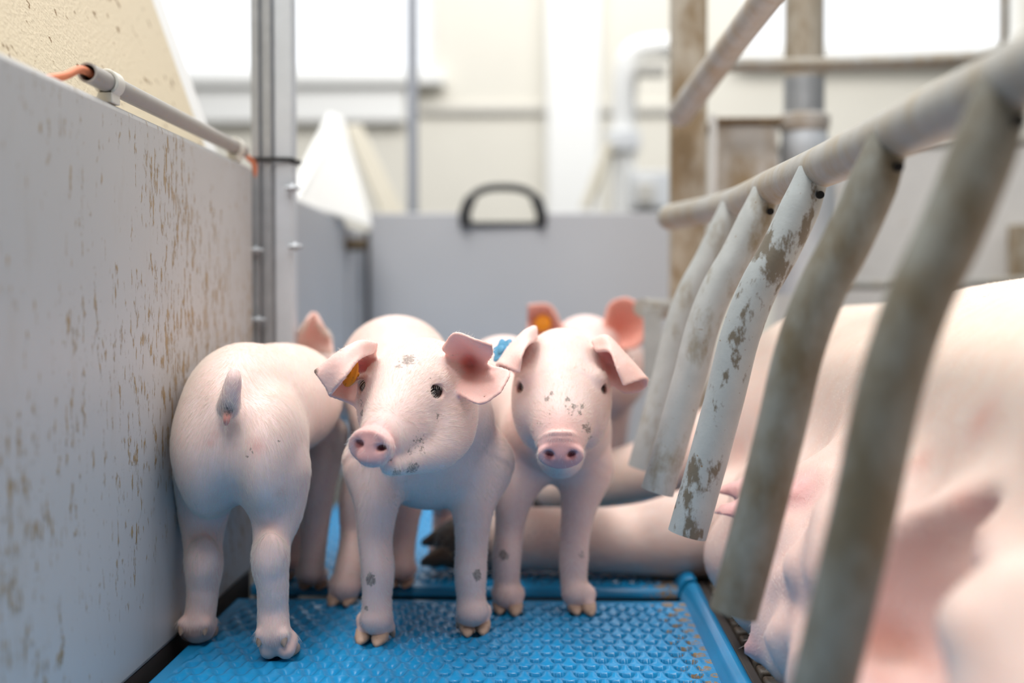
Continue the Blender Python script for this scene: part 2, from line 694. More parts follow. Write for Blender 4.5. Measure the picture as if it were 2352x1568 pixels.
def foot(sc, root, ankle, ar, toes, fwd, up=0.016, tr=0.0088, claws=None):
    """two digits under an ankle; toes are ground points"""
    f = np.array([fwd[0], fwd[1], 0.0]); f /= np.linalg.norm(f)
    for t in toes:
        t = np.array(t, float); t[2] = 0
        top = t + np.array([0, 0, up + 0.002]) - f * 0.004
        sc.cone(ankle, ar * 0.8, top, tr, 0.008)
        sc.cone(top, tr, t + np.array([0, 0, 0.0095]) + f * 0.004, tr * 0.8, 0.004)
        hoof(root, t + f * 0.006, f, w=tr * 0.98)
    if claws:
        for c, dv in claws:
            c = np.array(c); dv = np.array(dv)
            sc.cone(ankle, ar * 0.5, c, 0.0052, 0.005)
            bm = bmesh.new()
            add_tube(bm, [c, c + dv * 0.0045, c + dv * 0.009, c + dv * 0.012], [0.0046, 0.0040, 0.0028, 0.0008], 10)
            bm_obj('dewclaw', bm, M_HOOF, root)


def ear_tag(root, c, nrm, r, mat, t=0.0035, star=0, label=None):
    R = frame_from(nrm)
    bm = bmesh.new()
    n = 40
    A, B, A2, B2 = [], [], [], []
    for i in range(n):
        a = 2 * math.pi * i / n
        rr = r * (1 + (0.16 * math.cos(star * a) if star else 0))
        for L, z, q in ((A, 0, 0.92), (A2, t * 0.3, 1.0), (B2, t * 0.7, 1.0), (B, t, 0.9)):
            L.append(bm.verts.new(Vector(np.array(c) + R @ np.array([math.cos(a) * rr * q, math.sin(a) * rr * q, z]))))
    for X, Y in ((A, A2), (A2, B2), (B2, B)):
        for i in range(n):
            bm.faces.new((X[i], X[(i + 1) % n], Y[(i + 1) % n], Y[i]))
    bm.faces.new(A); bm.faces.new(B)
    # moulded stud in the middle and the pin through the ear
    cc = np.array(c)
    add_tube(bm, [cc + R[:, 2] * (t - 0.0005), cc + R[:, 2] * (t + 0.002), cc + R[:, 2] * (t + 0.003)], [r * .36, r * .34, r * .2], 20)
    add_tube(bm, [cc - R[:, 2] * 0.007, cc], [r * .16, r * .16], 12)
    o = bm_obj('ear_tag', bm, mat, root)
    if label: o['label'] = label
    return o


# ================================================================== SETTING
M_CONC = plain('dark_slurry_channel', (0.02, 0.018, 0.016), 0.7)


def blue_mat():
    m, nt, b = new_mat('blue_slat_plastic')
    at = N(nt, 'ShaderNodeAttribute', attribute_name='dirt')
    c = mix(nt, noise(nt, 25), (0.008, 0.23, 0.50), (0.014, 0.28, 0.57))
    fd = noise(nt, 260, 5, 0.65)
    add = N(nt, 'ShaderNodeMath', operation='ADD')
    nt.links.new(fd, add.inputs[0]); nt.links.new(at.outputs['Fac'], add.inputs[1])
    fac = ramp(nt, add.outputs[0], [(0.92, g4(0)), (1.02, g4(1))])
    c = mix(nt, fac, c, mix(nt, noise(nt, 600), (0.10, 0.06, 0.03), (0.42, 0.30, 0.17)))
    nt.links.new(c, b.inputs['Base Color'])
    r = N(nt, 'ShaderNodeMapRange')
    nt.links.new(fac, r.inputs[0])
    r.inputs[3].default_value = 0.2
    r.inputs[4].default_value = 0.8
    nt.links.new(r.outputs[0], b.inputs['Roughness'])
    bump(nt, b, noise(nt, 900, 3), 0.35, 0.0003)
    return m


M_BLUE = blue_mat()
TX, TY = 0.0206, 0.0216
XL, XR = -0.352, 0.158


def slat_tile(x0, x1, y0, y1, step, holes, parent, name='plastic_slat_tile'):
    """moulded plastic slat: staggered dimples, pierced towards the sow"""
    nx, ny = int(round((x1 - x0) / step)) + 1, int(round((y1 - y0) / step)) + 1
    xs, ys = np.linspace(x0, x1, nx), np.linspace(y0, y1, ny)
    X, Y = np.meshgrid(xs, ys, indexing='ij')
    row = np.round((Y - 0.9) / TY)
    v = (Y - 0.9) - row * TY
    sh = (row % 2) * 0.5 * TX
    u = (X - sh + TX / 2) % TX - TX / 2
    best = (np.abs(u) / 0.0058) ** 2.4 + (np.abs(v) / 0.0064) ** 2.4
    up = (X - (1 - row % 2) * 0.5 * TX + TX / 2) % TX - TX / 2
    margin = np.minimum.reduce([X - x0, x1 - X, Y - y0, y1 - Y])
    mk = np.clip((margin - 0.012) / 0.006, 0, 1)
    pit = np.exp(-best * 0.9)
    knob = np.exp(-((up / 0.0062) ** 2 + (np.abs(v) / 0.0080) ** 2))
    ridge = 0.5 + 0.5 * np.cos(2 * math.pi * v / TY)
    deep = 0.0042
    H = (-deep * pit + 0.0021 * knob + 0.0004 * ridge) * mk
    H -= H.max()
    H = H + 0.0016
    hole = (holes & True) * np.clip((X + 0.10) / 0.16, 0.0, 1.0)
    cutm = (best < 0.25 + 0.85 * hole) & (mk > 0.9) & (hole > 0.02)
    D = np.where(pit > 0.25, 0.22, 0.05) * np.clip((X + 0.2) / 0.3, 0, 1) + np.clip((X - 0.105) / 0.03, 0, 1) * 0.28
    D += np.clip((Y - 1.25) / 0.2, 0, 1) * np.clip((X - 0.02) / 0.1, 0, 1) * 0.12
    Vt = np.stack([X, Y, H], 2).reshape(-1, 3)
    Dv = D.ravel()
    I = np.arange(nx * ny).reshape(nx, ny)
    keep = ~(cutm[:-1, :-1] | cutm[1:, :-1] | cutm[:-1, 1:] | cutm[1:, 1:])
    Q = np.stack([I[:-1, :-1], I[1:, :-1], I[1:, 1:], I[:-1, 1:]], 2)[keep]
    # walls of the holes and of the tile rim, dropped down so the plate has thickness
    e = {}
    A = np.concatenate([Q[:, [0, 1]], Q[:, [1, 2]], Q[:, [2, 3]], Q[:, [3, 0]]])
    key = np.sort(A, 1)
    _, first, cnt = np.unique(key[:, 0].astype(np.int64) * (nx * ny) + key[:, 1], return_index=True, return_counts=True)
    B = A[first[cnt == 1]]
    ids = np.unique(B)
    low = np.full(nx * ny, -1)
    low[ids] = nx * ny + np.arange(len(ids))
    Vl = Vt[ids].copy()
    Vl[:, 2] = -0.012
    W = np.stack([B[:, 1], B[:, 0], low[B[:, 0]], low[B[:, 1]]], 1)
    Vt = np.concatenate([Vt, Vl])
    Dv = np.concatenate([Dv, Dv[ids] + 0.10])
    Q = np.concatenate([Q, W])
    me = np_mesh(name, Vt, Q)
    da = me.attributes.new('dirt', 'FLOAT', 'POINT')
    da.data.foreach_set('value', Dv.astype(np.float32))
    return link(name, me, M_BLUE, parent)


bm = bmesh.new()
add_box(bm, (-3.2, -1.4, -0.30), (4.0, 6.3, -0.12))
floor = bm_obj('floor', bm, M_CONC, smooth=False)
tag(floor, kind='structure')
slat_tile(XL, XR, 0.83, 1.368, 0.00125, True, floor)
slat_tile(XL, XR, 1.430, 2.02, 0.0025, True, floor)
slat_tile(XL, XR, 2.04, 2.60, 0.004, False, floor)
slat_tile(XL, XR, 0.24, 0.81, 0.004, False, floor)
# raised lip along the sow's side of the front tiles
for y0, y1 in ((0.83, 1.400), (1.425, 2.02)):
    bm = bmesh.new()
    add_prism(bm, [(XR - 0.006, -0.012), (XR - 0.003, 0.004), (XR + 0.004, 0.0125), (XR + 0.012, 0.0145), (XR + 0.017, 0.012), (XR + 0.019, -0.012)], 1, y0, y1)
    o = bm_obj('raised_lip', bm, M_BLUE, floor, bevel=0.002)
    da = o.data.attributes.new('dirt', 'FLOAT', 'POINT')
    da.data.foreach_set('value', np.full(len(o.data.vertices), 0.14, dtype=np.float32))
M_IRON = plain('grey_cast_iron', (0.16, 0.15, 0.135), 0.6, 0.3, dirt=(0.10, 0.06, 0.03), dirt_lo=0.45, dirt_hi=0.6, dirt_scale=30, bumps=0.001)
M_SUPPORT = plain('fibreglass_beam', (0.06, 0.05, 0.045), 0.6)
bm = bmesh.new()
add_box(bm, (XR + 0.024, 0.1, -0.13), (XR + 0.034, 2.9, -0.002))
bm_obj('support_beam', bm, M_SUPPORT, floor, bevel=0.002)
for y in (0.82, 1.391, 2.03):
    bm = bmesh.new()
    add_box(bm, (XL, y - 0.006, -0.13), (XR + 0.02, y + 0.006, -0.014))
    bm_obj('support_beam', bm, M_SUPPORT, floor)
i = 0
sl = None
for y in np.arange(0.1, 2.9, 0.034):          # cast iron slats under the sow
    if sl is None:
        bm = bmesh.new()
        add_box(bm, (XR + 0.036, -0.011, -0.03), (1.02, 0.011, -0.001))
        sl = bm_obj('iron_slat', bm, M_IRON, floor, bevel=0.003)
        o = sl
    else:
        o = sl.copy()
        COL.objects.link(o)
        o.parent = floor
    o.location = (0, y, 0)

# ---- room behind: cream wall with two bright windows
M_WALL = plain('cream_plaster', (0.74, 0.71, 0.63), 0.8, var=0.03, scale=6)
M_WHITE = plain('white_paint', (0.86, 0.86, 0.84), 0.5, var=0.02)
M_LEDGE = plain('grey_ledge', (0.62, 0.60, 0.55), 0.6)
YW = 6.0


def wx(px, d=YW): return float(P(px, 700, d)[0])
def wz(py, d=YW): return float(P(1257, py, d)[2])


M_ROOM = plain('dim_barn_wall', (0.12, 0.115, 0.10), 0.8, var=0.04, scale=5)
for nm, lo, hi in (('wall_left', (-3.2, -1.2, -0.3), (-3.0, YW, 3.2)), ('wall_right', (3.8, -1.2, -0.3), (4.0, YW, 3.2)), ('wall_front', (-3.2, -1.4, -0.3), (4.0, -1.2, 3.2))):
    bm = bmesh.new()
    add_box(bm, lo, hi)
    tag(bm_obj(nm, bm, M_ROOM, smooth=False), kind='structure')
zs = wz(178)
w1 = (wx(330), wx(1000))
w2 = (wx(1700), wx(2330))
ztop = zs + 1.15
zs2 = wz(130)
bm = bmesh.new()
xs = [-4.0, w1[0], w1[1], w2[0], w2[1], 4.6]
add_box(bm, (xs[0], YW, -0.3), (xs[1], YW + 0.2, 4.0))
add_box(bm, (xs[2], YW, -0.3), (xs[3], YW + 0.2, 4.0))
add_box(bm, (xs[4], YW, -0.3), (xs[5], YW + 0.2, 4.0))
for a, b, z in ((xs[1], xs[2], zs), (xs[3], xs[4], zs2)):
    add_box(bm, (a, YW, -0.3), (b, YW + 0.2, z))
    add_box(bm, (a, YW, ztop), (b, YW + 0.2, 4.0))
tag(bm_obj('wall_back', bm, M_WALL, smooth=False), kind='structure')
mg, nt, b = new_mat('window_glass')
b.inputs['Transmission Weight'].default_value = 1.0
b.inputs['Roughness'].default_value = 0.0
b.inputs['IOR'].default_value = 1.02
for i, (a, bb, z, nb) in enumerate(((w1[0], w1[1], zs, 2), (w2[0], w2[1], zs2, 2))):
    bm = bmesh.new()
    t = 0.05
    add_box(bm, (a, YW + 0.05, z), (bb, YW + 0.12, z + t))
    add_box(bm, (a, YW + 0.05, ztop - t), (bb, YW + 0.12, ztop))
    add_box(bm, (a, YW + 0.05, z + t), (a + t, YW + 0.12, ztop - t))
    add_box(bm, (bb - t, YW + 0.05, z + t), (bb, YW + 0.12, ztop - t))
    w = bm_obj('window_%d' % (i + 1), bm, M_WHITE, smooth=False)
    tag(w, kind='structure')
    bm = bmesh.new()
    add_box(bm, (a + t, YW + 0.08, z + t), (bb - t, YW + 0.086, ztop - t))
    bm_obj('glass_pane', bm, mg, w, smooth=False)
    bm = bmesh.new()
    add_box(bm, (a - 0.05, YW - 0.10, z - 0.05), (bb + 0.05, YW + 0.05, z))
    bm_obj('window_sill', bm, M_WHITE, w, bevel=0.006)
# ledge rail along the wall and white pilaster
bm = bmesh.new()
add_box(bm, (wx(960), YW - 0.03, wz(262)), (wx(1540), YW, wz(246)))
tag(bm_obj('trim_1', bm, M_LEDGE, bevel=0.004), kind='structure')
bm = bmesh.new()
add_box(bm, (wx(1255), YW - 0.10, -0.12), (wx(1375), YW, 4.0))
tag(bm_obj('trim_2', bm, M_WHITE, bevel=0.01), kind='structure')
bm = bmesh.new()
add_box(bm, (wx(300), YW - 0.06, wz(285)), (wx(935), YW, wz(190)))
tag(bm_obj('trim_3', bm, M_WHITE, bevel=0.01), kind='structure')

# ================================================================== LEFT PEN DIVIDER
def panel_mat(name, base, spots=True, amount=0.0):
    m, nt, b = new_mat(name)
    c = mix(nt, noise(nt, 5, 4), tuple(v * 0.95 for v in base), tuple(min(1, v * 1.05) for v in base))
    if spots:
        # splashes that ran down a little: stretched noise, denser in patches
        patchy = noise(nt, 4.5, 2, 0.5, (1, 1, 0.8))
        spot = noise(nt, 105, 5, 0.66, (1, 1.5, 0.45))
        add = N(nt, 'ShaderNodeMath', operation='MULTIPLY_ADD')
        nt.links.new(patchy, add.inputs[0])
        add.inputs[1].default_value = 0.42
        nt.links.new(spot, add.inputs[2])
        fac = ramp(nt, add.outputs[0], [(0.805 - amount, g4(0)), (0.86 - amount, g4(1))])
        c = mix(nt, fac, c, mix(nt, noise(nt, 160), (0.20, 0.13, 0.06), (0.48, 0.34, 0.17)))
        film = noise(nt, 14, 6, 0.7, (1, 1, 0.3))
        c = mix(nt, ramp(nt, film, [(0.55, g4(0)), (0.9, g4(0.5))]), c, (0.36, 0.29, 0.20))
        bump(nt, b, fac, 0.5, 0.0012)
    nt.links.new(c, b.inputs['Base Color'])
    b.inputs['Roughness'].default_value = 0.42
    return m


M_PANEL = panel_mat('grey_pvc_panel', (0.50, 0.495, 0.485))
M_PANEL2 = panel_mat('grey_pvc_panel_far', (0.50, 0.50, 0.51), False)
M_BEIGE = plain('beige_board', (0.70, 0.60, 0.43), 0.75, var=0.05, scale=60, dirt=(0.25, 0.16, 0.08), dirt_lo=0.62, dirt_hi=0.66, dirt_scale=60, bumps=0.002)
M_GALV = plain('galvanised_steel', (0.40, 0.42, 0.44), 0.45, 0.55, var=0.18, scale=60)
M_GALVL = plain('galvanised_strip', (0.60, 0.64, 0.68), 0.5, 0.3, var=0.10, scale=30)
M_BLACK = plain('black_plastic', (0.018, 0.018, 0.018), 0.5)
M_CONDUIT = plain('grey_conduit', (0.36, 0.34, 0.31), 0.5, dirt=(0.45, 0.34, 0.2), dirt_lo=0.62, dirt_hi=0.66, dirt_scale=160)
M_CLIP = plain('white_clip_plastic', (0.72, 0.70, 0.62), 0.5)
M_CABLE = plain('orange_cable', (0.72, 0.24, 0.12), 0.5)

XP = -0.367


def divider(name, y0, y1, x1, th, z0, z1, mat, label, cat='panel'):
    root = thing(name, (x1 - th / 2, (y0 + y1) / 2, z0), label, cat)
    bm = bmesh.new()
    add_box(bm, (x1 - th, y0, z0), (x1, y1, z1))
    bm_obj('board', bm, mat, root, bevel=0.006)
    return root


pen_l = divider('pen_divider', 0.30, 1.515, XP, 0.035, 0.002, 0.504, M_PANEL, 'large grey plastic pen panel on the left splashed with brown muck')
bm = bmesh.new()
add_box(bm, (XP - 0.032, 0.31, -0.10), (XP - 0.003, 1.50, 0.002))
bm_obj('foot_rail', bm, M_SUPPORT, pen_l)
pen_l2 = divider('pen_divider', 1.64, 2.42, -0.40, 0.035, 0.002, 0.504, M_PANEL2, 'grey pen panel behind the steel post, running on to the corner')
# corner of that panel: slot, second strip, dark joint, short brown pin
bm = bmesh.new()
add_box(bm, (-0.425, 2.435, 0.002), (-0.398, 2.55, 0.490))
bm_obj('end_strip', bm, M_PANEL2, pen_l2, bevel=0.004)
bm = bmesh.new()
add_box(bm, (float(P(768, 700, 2.57)[0]), 2.57, 0.002), (float(P(836, 700, 2.57)[0]), 2.585, 0.488))
bm_obj('corner_strip', bm, M_PANEL2, pen_l2, bevel=0.003)
bm = bmesh.new()
add_box(bm, (float(P(745, 700, 2.64)[0]), 2.64, 0.002), (float(P(858, 700, 2.64)[0]), 2.66, 0.492))
bm_obj('joint_post', bm, M_SUPPORT, pen_l2)
M_BROWN = plain('brown_rusted_steel', (0.16, 0.10, 0.05), 0.7, 0.2, dirt=(0.30, 0.22, 0.12), dirt_lo=0.45, dirt_hi=0.6, dirt_scale=60)
bm = bmesh.new()
a = P(765, 562, 2.40); c = P(832, 562, 2.46)
add_tube(bm, [a, c], 0.0125, 16)
bm_obj('hinge_pin', bm, M_BROWN, pen_l2)

# conduit on top of the divider with its cable
conduit = thing('cable_conduit', (-0.384, 1.24, 0.504), 'grey plastic conduit with orange cable clipped on top of the left pen panel', 'conduit')
bm = bmesh.new()
zc, xc = 0.5215, -0.3735
ra, ri = 0.0083, 0.0066
A = add_tube(bm, [(xc, 0.985, zc), (xc, 1.49, zc)], ra, 24, cap=False)
B = add_tube(bm, [(xc, 0.985, zc), (xc, 1.49, zc)], ri, 24, cap=False)
for k in range(24):
    for e in (0, 1):
        bm.faces.new((A[e][k], A[e][(k + 1) % 24], B[e][(k + 1) % 24], B[e][k]))
bm_obj('tube', bm, M_CONDUIT, conduit)
for y in (1.035, 1.455):
    bm = bmesh.new()
    pts = [(xc + math.cos(t) * 0.0112, zc + math.sin(t) * 0.0112) for t in np.linspace(math.radians(-60), math.radians(240), 22)]
    inn = [(xc + math.cos(t) * 0.0084, zc + math.sin(t) * 0.0084) for t in np.linspace(math.radians(240), math.radians(-60), 22)]
    add_prism(bm, pts + inn, 1, y - 0.009, y + 0.009)
    add_prism(bm, [(xc - 0.010, 0.5042), (xc + 0.006, 0.5042), (xc + 0.0058, zc - 0.0088), (xc - 0.0062, zc - 0.0088)], 1, y - 0.010, y + 0.010)
    bm_obj('clip', bm, M_CLIP, conduit, bevel=0.0008)
bm = bmesh.new()
near = crom([(xc, 1.04, zc - 0.001), (xc, 1.00, zc), (xc - 0.003, 0.978, zc + 0.001), (xc - 0.008, 0.958, zc - 0.008), (xc - 0.020, 0.945, zc - 0.0125), (xc - 0.034, 0.932, zc - 0.016), (xc - 0.040, 0.925, 0.485)], 6)
add_tube(bm, near, 0.0033, 12)
bm_obj('cable', bm, M_CABLE, conduit)
bm = bmesh.new()
far = crom([(xc, 1.45, zc), (xc, 1.492, zc - 0.002), (xc + 0.002, 1.512, zc - 0.006), (xc + 0.006, 1.528, zc - 0.016), (xc + 0.006, 1.536, zc - 0.06)], 6)
add_tube(bm, far, 0.0033, 12)
bm_obj('cable', bm, M_CABLE, conduit)

# steel post between the two panels
post = thing('steel_post', (-0.345, 1.56, 0), 'galvanised steel channel post with cable tie at the end of the left pen panel', 'post')
bm = bmesh.new()
y0 = 1.528
prof = [(-0.372, y0 + 0.04), (-0.372, y0), (-0.362, y0), (-0.362, y0 + 0.008), (-0.358, y0 + 0.008), (-0.358, y0 + 0.002), (-0.347, y0 + 0.002),
        (-0.347, y0 + 0.010), (-0.343, y0 + 0.010), (-0.343, y0 + 0.043), (-0.346, y0 + 0.043), (-0.346, y0 + 0.036), (-0.369, y0 + 0.036), (-0.369, y0 + 0.04)]
add_prism(bm, prof, 2, -0.12, 1.9)
bm_obj('channel', bm, M_GALV, post, bevel=0.0008)
bm = bmesh.new()
add_box(bm, (-0.3435, y0 + 0.006, -0.12), (-0.322, y0 + 0.012, 1.9))
add_box(bm, (-0.3265, y0 + 0.012, -0.12), (-0.3225, y0 + 0.040, 1.9))
bm_obj('angle_strip', bm, M_GALVL, post, bevel=0.001)
bm = bmesh.new()
zt = float(P(625, 368, 1.54)[2])
loop = [(-0.374, y0 - 0.002), (-0.345, y0 - 0.001), (-0.320, y0 + 0.004), (-0.320, y0 + 0.044), (-0.374, y0 + 0.044)]
inn = [(x * 1.0 + (0.0018 if x < -0.36 else -0.0018 if x > -0.33 else 0), y + (0.0018 if y < y0 + 0.01 else -0.0018)) for x, y in loop]
for i in range(5):
    j = (i + 1) % 5
    add_prism(bm, [loop[i], loop[j], inn[j], inn[i]], 2, zt - 0.0028, zt + 0.0028)
add_box(bm, (-0.322, y0 - 0.001, zt - 0.006), (-0.309, y0 + 0.003, zt - 0.001))
bm_obj('cable_tie', bm, M_BLACK, post)
for px, py, sx in ((592, 575, -1), (682, 566, 1), (676, 432, 1), (598, 735, -1)):
    c = P(px, py, 1.53)
    bm = bmesh.new()
    add_tube(bm, [(c[0] - 0.011 * 1, c[1], c[2]), (c[0] + 0.007, c[1], c[2])], 0.0028, 12)
    add_tube(bm, [(c[0] - 0.004, c[1], c[2]), (c[0] + 0.001, c[1], c[2])], 0.0058, 6)
    if sx > 0:
        add_box(bm, (-0.324, c[1], c[2] - 0.003), (c[0] - 0.008, c[1] + 0.012, c[2] + 0.003))
    bm_obj('bolt', bm, M_GALV, post)

# creep-nest lids: leaning boards behind the panels
def lean_board(name, bottom, top, y0, y1, th, mat, edge_mat, label):
    (xb, zb), (xt, zt2) = bottom, top
    root = thing(name, (xb, (y0 + y1) / 2, zb), label, 'board')
    bm = bmesh.new()
    dx, dz = xt - xb, zt2 - zb
    L = math.hypot(dx, dz)
    nx, nz = -dz / L * th, dx / L * th
    add_prism(bm, [(xb, zb), (xt, zt2), (xt + nx, zt2 + nz), (xb + nx, zb + nz)], 1, y0, y1 - 0.062)
    bm_obj('board', bm, mat, root, bevel=0.003)
    bm = bmesh.new()
    e = 0.004
    add_prism(bm, [(xb - e * .4, zb), (xt - e * .4, zt2), (xt + nx - e, zt2 + nz), (xb + nx - e, zb + nz)], 1, y1 - 0.061, y1)
    bm_obj('edge_strip', bm, edge_mat, root, bevel=0.002)
    return root


b0, b1 = P(482, 300, 1.62), P(376, 0, 1.62)
k = (b1 - b0) / abs(b1[2] - b0[2])
zbot = 0.465
bot = b0 + k * (zbot - b0[2])
top = b0 + k * (0.95 - b0[2])
lean_board('nest_lid', (bot[0], zbot), (top[0], 0.95), 0.25, 1.62, 0.025, M_BEIGE, M_WHITE,
           'beige rough board of the piglet nest leaning behind the left panel')
M_LIDW = plain('white_lid_board', (0.88, 0.87, 0.83), 0.5, var=0.03)
M_LIDC = plain('cream_lid_board', (0.80, 0.74, 0.60), 0.5, var=0.03)


def gable(name, pts, d0, th, mat, label, cat='board'):
    c = [P(x, y, d) for x, y, d in pts]
    root = thing(name, tuple(np.mean(c, 0)), label, cat)
    nrm = np.cross(c[1] - c[0], c[2] - c[0]); nrm /= np.linalg.norm(nrm)
    if nrm[1] < 0: nrm = -nrm
    bm = bmesh.new()
    A = [bm.verts.new(p) for p in c]
    B = [bm.verts.new(p + nrm * th) for p in c]
    bm.faces.new(A); bm.faces.new(list(reversed(B)))
    for i in range(len(c)):
        j = (i + 1) % len(c)
        bm.faces.new((A[i], A[j], B[j], B[i]))
    bm_obj('board', bm, mat, root, bevel=0.003)
    return root


gable('nest_lid', [(655, 452, 2.12), (668, 425, 2.16), (752, 258, 2.62), (770, 262, 2.64), (836, 512, 2.44)], 2.3, 0.02, M_LIDW,
      'white pointed nest lid standing up behind the steel post')
gable('nest_lid', [(790, 285, 3.02), (830, 285, 3.02), (925, 480, 2.86), (940, 1140, 2.86), (880, 1140, 2.86), (872, 480, 2.86)], 2.6, 0.02, M_LIDC,
      'cream slanting strip of the next nest lid behind the grey back panel')

# back panel with black handle
yb = 2.60
def bx(px): return float(P(px, 700, yb)[0])
def bz(py): return float(P(1257, py, yb)[2])
back = thing('pen_gate', (bx(1195), yb, 0), 'grey plastic panel closing the back of the pen with black carrying handle', 'panel')
bm = bmesh.new()
zt_ = bz(489)
pts = [(bx(848), 0.002), (bx(1548), 0.002), (bx(1548), zt_), (bx(1232), zt_), (bx(1232), bz(509)), (bx(1082), bz(509)), (bx(1082), zt_), (bx(848), zt_)]
add_prism(bm, pts, 1, yb, yb + 0.03)
bm_obj('board', bm, M_PANEL2, back, bevel=0.003)
bm = bmesh.new()
hp = crom([P(1070, 520, yb - 0.008), P(1068, 490, yb - 0.006), P(1085, 452, yb), P(1115, 434, yb), P(1155, 430, yb), P(1197, 434, yb), P(1227, 452, yb), P(1243, 490, yb - 0.006), P(1241, 520, yb - 0.008)], 6)
nhp = len(hp)
rr = [0.0125 if (i < 12 or i > nhp - 13) else 0.0085 for i in range(nhp)]
add_tube(bm, hp, rr, 14)
add_tube(bm, [P(1066, 515, yb - 0.006), P(1246, 515, yb - 0.006)], 0.006, 10)
bm_obj('handle', bm, M_BLACK, back)

# pole far behind
M_POLE = plain('grey_painted_pole', (0.36, 0.38, 0.42), 0.5, 0.2)
bm = bmesh.new()
c = P(948, 300, 2.75)
add_box(bm, (c[0] - 0.0115, c[1] - 0.0115, -0.12), (c[0] + 0.0115, c[1] + 0.0115, 2.2))
tag(bm_obj('grey_pole', bm, M_POLE, bevel=0.002), 'thin grey upright pole standing behind the back panel left of its handle', 'pole')

# ================================================================== FARROWING CRATE
def crate_mat(name, lo=0.50, hi=0.62, dirt=(0.23, 0.16, 0.075), base=(0.44, 0.45, 0.44), scale=26):
    m, nt, b = new_mat(name)
    c = mix(nt, noise(nt, 55, 4), tuple(v * .82 for v in base), tuple(v * 1.15 for v in base))
    n1 = noise(nt, scale, 7, 0.68, (1, 1, 0.5))
    c = mix(nt, ramp(nt, n1, [(lo, g4(0)), (hi, g4(0.85))]), c, dirt)
    c = mix(nt, ramp(nt, noise(nt, 210, 3, .6), [(0.68, g4(0)), (0.74, g4(1))]), c, (0.20, 0.12, 0.05))
    nt.links.new(c, b.inputs['Base Color'])
    b.inputs['Roughness'].default_value = 0.55
    b.inputs['Metallic'].default_value = 0.12
    bump(nt, b, noise(nt, 300, 4), 0.3, 0.0006)
    return m


M_BAR = crate_mat('galvanised_crate_bar', 0.50, 0.66, (0.19, 0.15, 0.08), (0.40, 0.42, 0.41))
M_BARD = crate_mat('mucky_crate_bar', 0.53, 0.58, (0.10, 0.072, 0.036), (0.36, 0.39, 0.39), 30)
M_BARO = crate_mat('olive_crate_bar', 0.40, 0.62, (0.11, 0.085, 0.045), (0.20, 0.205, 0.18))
M_RAIL = crate_mat('mucky_crate_rail', 0.46, 0.70, (0.33, 0.25, 0.14), (0.38, 0.37, 0.34))
M_BROWNPOST = crate_mat('brown_stained_post', 0.42, 0.60, (0.22, 0.145, 0.065), (0.46, 0.41, 0.33), 16)
M_HOLE = plain('pipe_inside', (0.004, 0.004, 0.004), 0.9)

crate = thing('farrowing_crate', (0.25, 1.0, 0), 'galvanised farrowing crate side with sloping finger bars between piglets and sow', 'crate')
XR_, ZR = 0.232, 0.4535
rail = crom([P(1522, 502, 1.74), P(1575, 492, 1.70), P(1640, 478, 1.62), (0.2245, 1.44, ZR), (0.231, 1.26, ZR), (0.239, 1.08, ZR), (0.245, 0.86, ZR), (0.248, 0.63, ZR), (0.249, 0.42, ZR), (0.25, 0.2, ZR)], 6)
bm = bmesh.new()
rr = [0.0185] * len(rail)
rr[0] = 0.011; rr[1] = 0.0165
add_tube(bm, rail, rr, 28)
bm_obj('top_rail', bm, M_RAIL, crate)
BAR = [(0.0, 0.0), (-0.012, -0.030), (-0.030, -0.066), (-0.050, -0.100), (-0.066, -0.140), (-0.079, -0.190), (-0.093, -0.240), (-0.106, -0.285), (-0.1135, -0.310)]
for i, (y, xb, x0, sz) in enumerate(((1.44, 0.112, 0.2165, 1), (1.262, 0.114, 0.224, 1), (1.075, 0.1235, 0.2325, 1.03), (0.862, 0.132, 0.2385, 1.08), (0.655, 0.140, 0.2415, 1.16))):
    sx = (x0 - xb) / 0.1135
    pth = crom([(x0 + dx * sx, y, ZR - 0.004 + dz * sz) for dx, dz in BAR], 5)
    n = len(pth)
    fl = [(1, 1)] * n
    bm = bmesh.new()
    r = 0.0172
    rings = add_tube(bm, pth, [r * (0.8 + 0.2 * min(1, k / 5)) if k < 5 else r for k in range(n)], 28, cap=False)
    # open lower end with wall thickness
    inner = add_tube(bm, [pth[-1], pth[-2], pth[-3]], 0.0138, 28, cap=False)
    for q in range(28):
        pass
    bm.faces.new(list(reversed(rings[0])))
    bm.faces.new(rings[-1])
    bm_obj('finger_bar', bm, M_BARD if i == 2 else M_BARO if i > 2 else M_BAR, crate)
    # drain hole beside the weld on the near side
    bm = bmesh.new()
    hc = np.array([x0 + 0.0135, y - 0.030, ZR - 0.0135])
    nrm = np.array([-0.15, -0.75, -0.65])
    if i:
        hc = np.array([x0 - 0.0035, y - 0.0175, ZR - 0.022])
        hc = np.array([x0 + 0.002, y - 0.0175, ZR - 0.026])
        add_tube(bm, [hc + np.array([0, 0.003, 0]), hc - np.array([0, 0.0004, 0])], 0.0034, 16)
        bm_obj('drain_hole', bm, M_HOLE, crate)
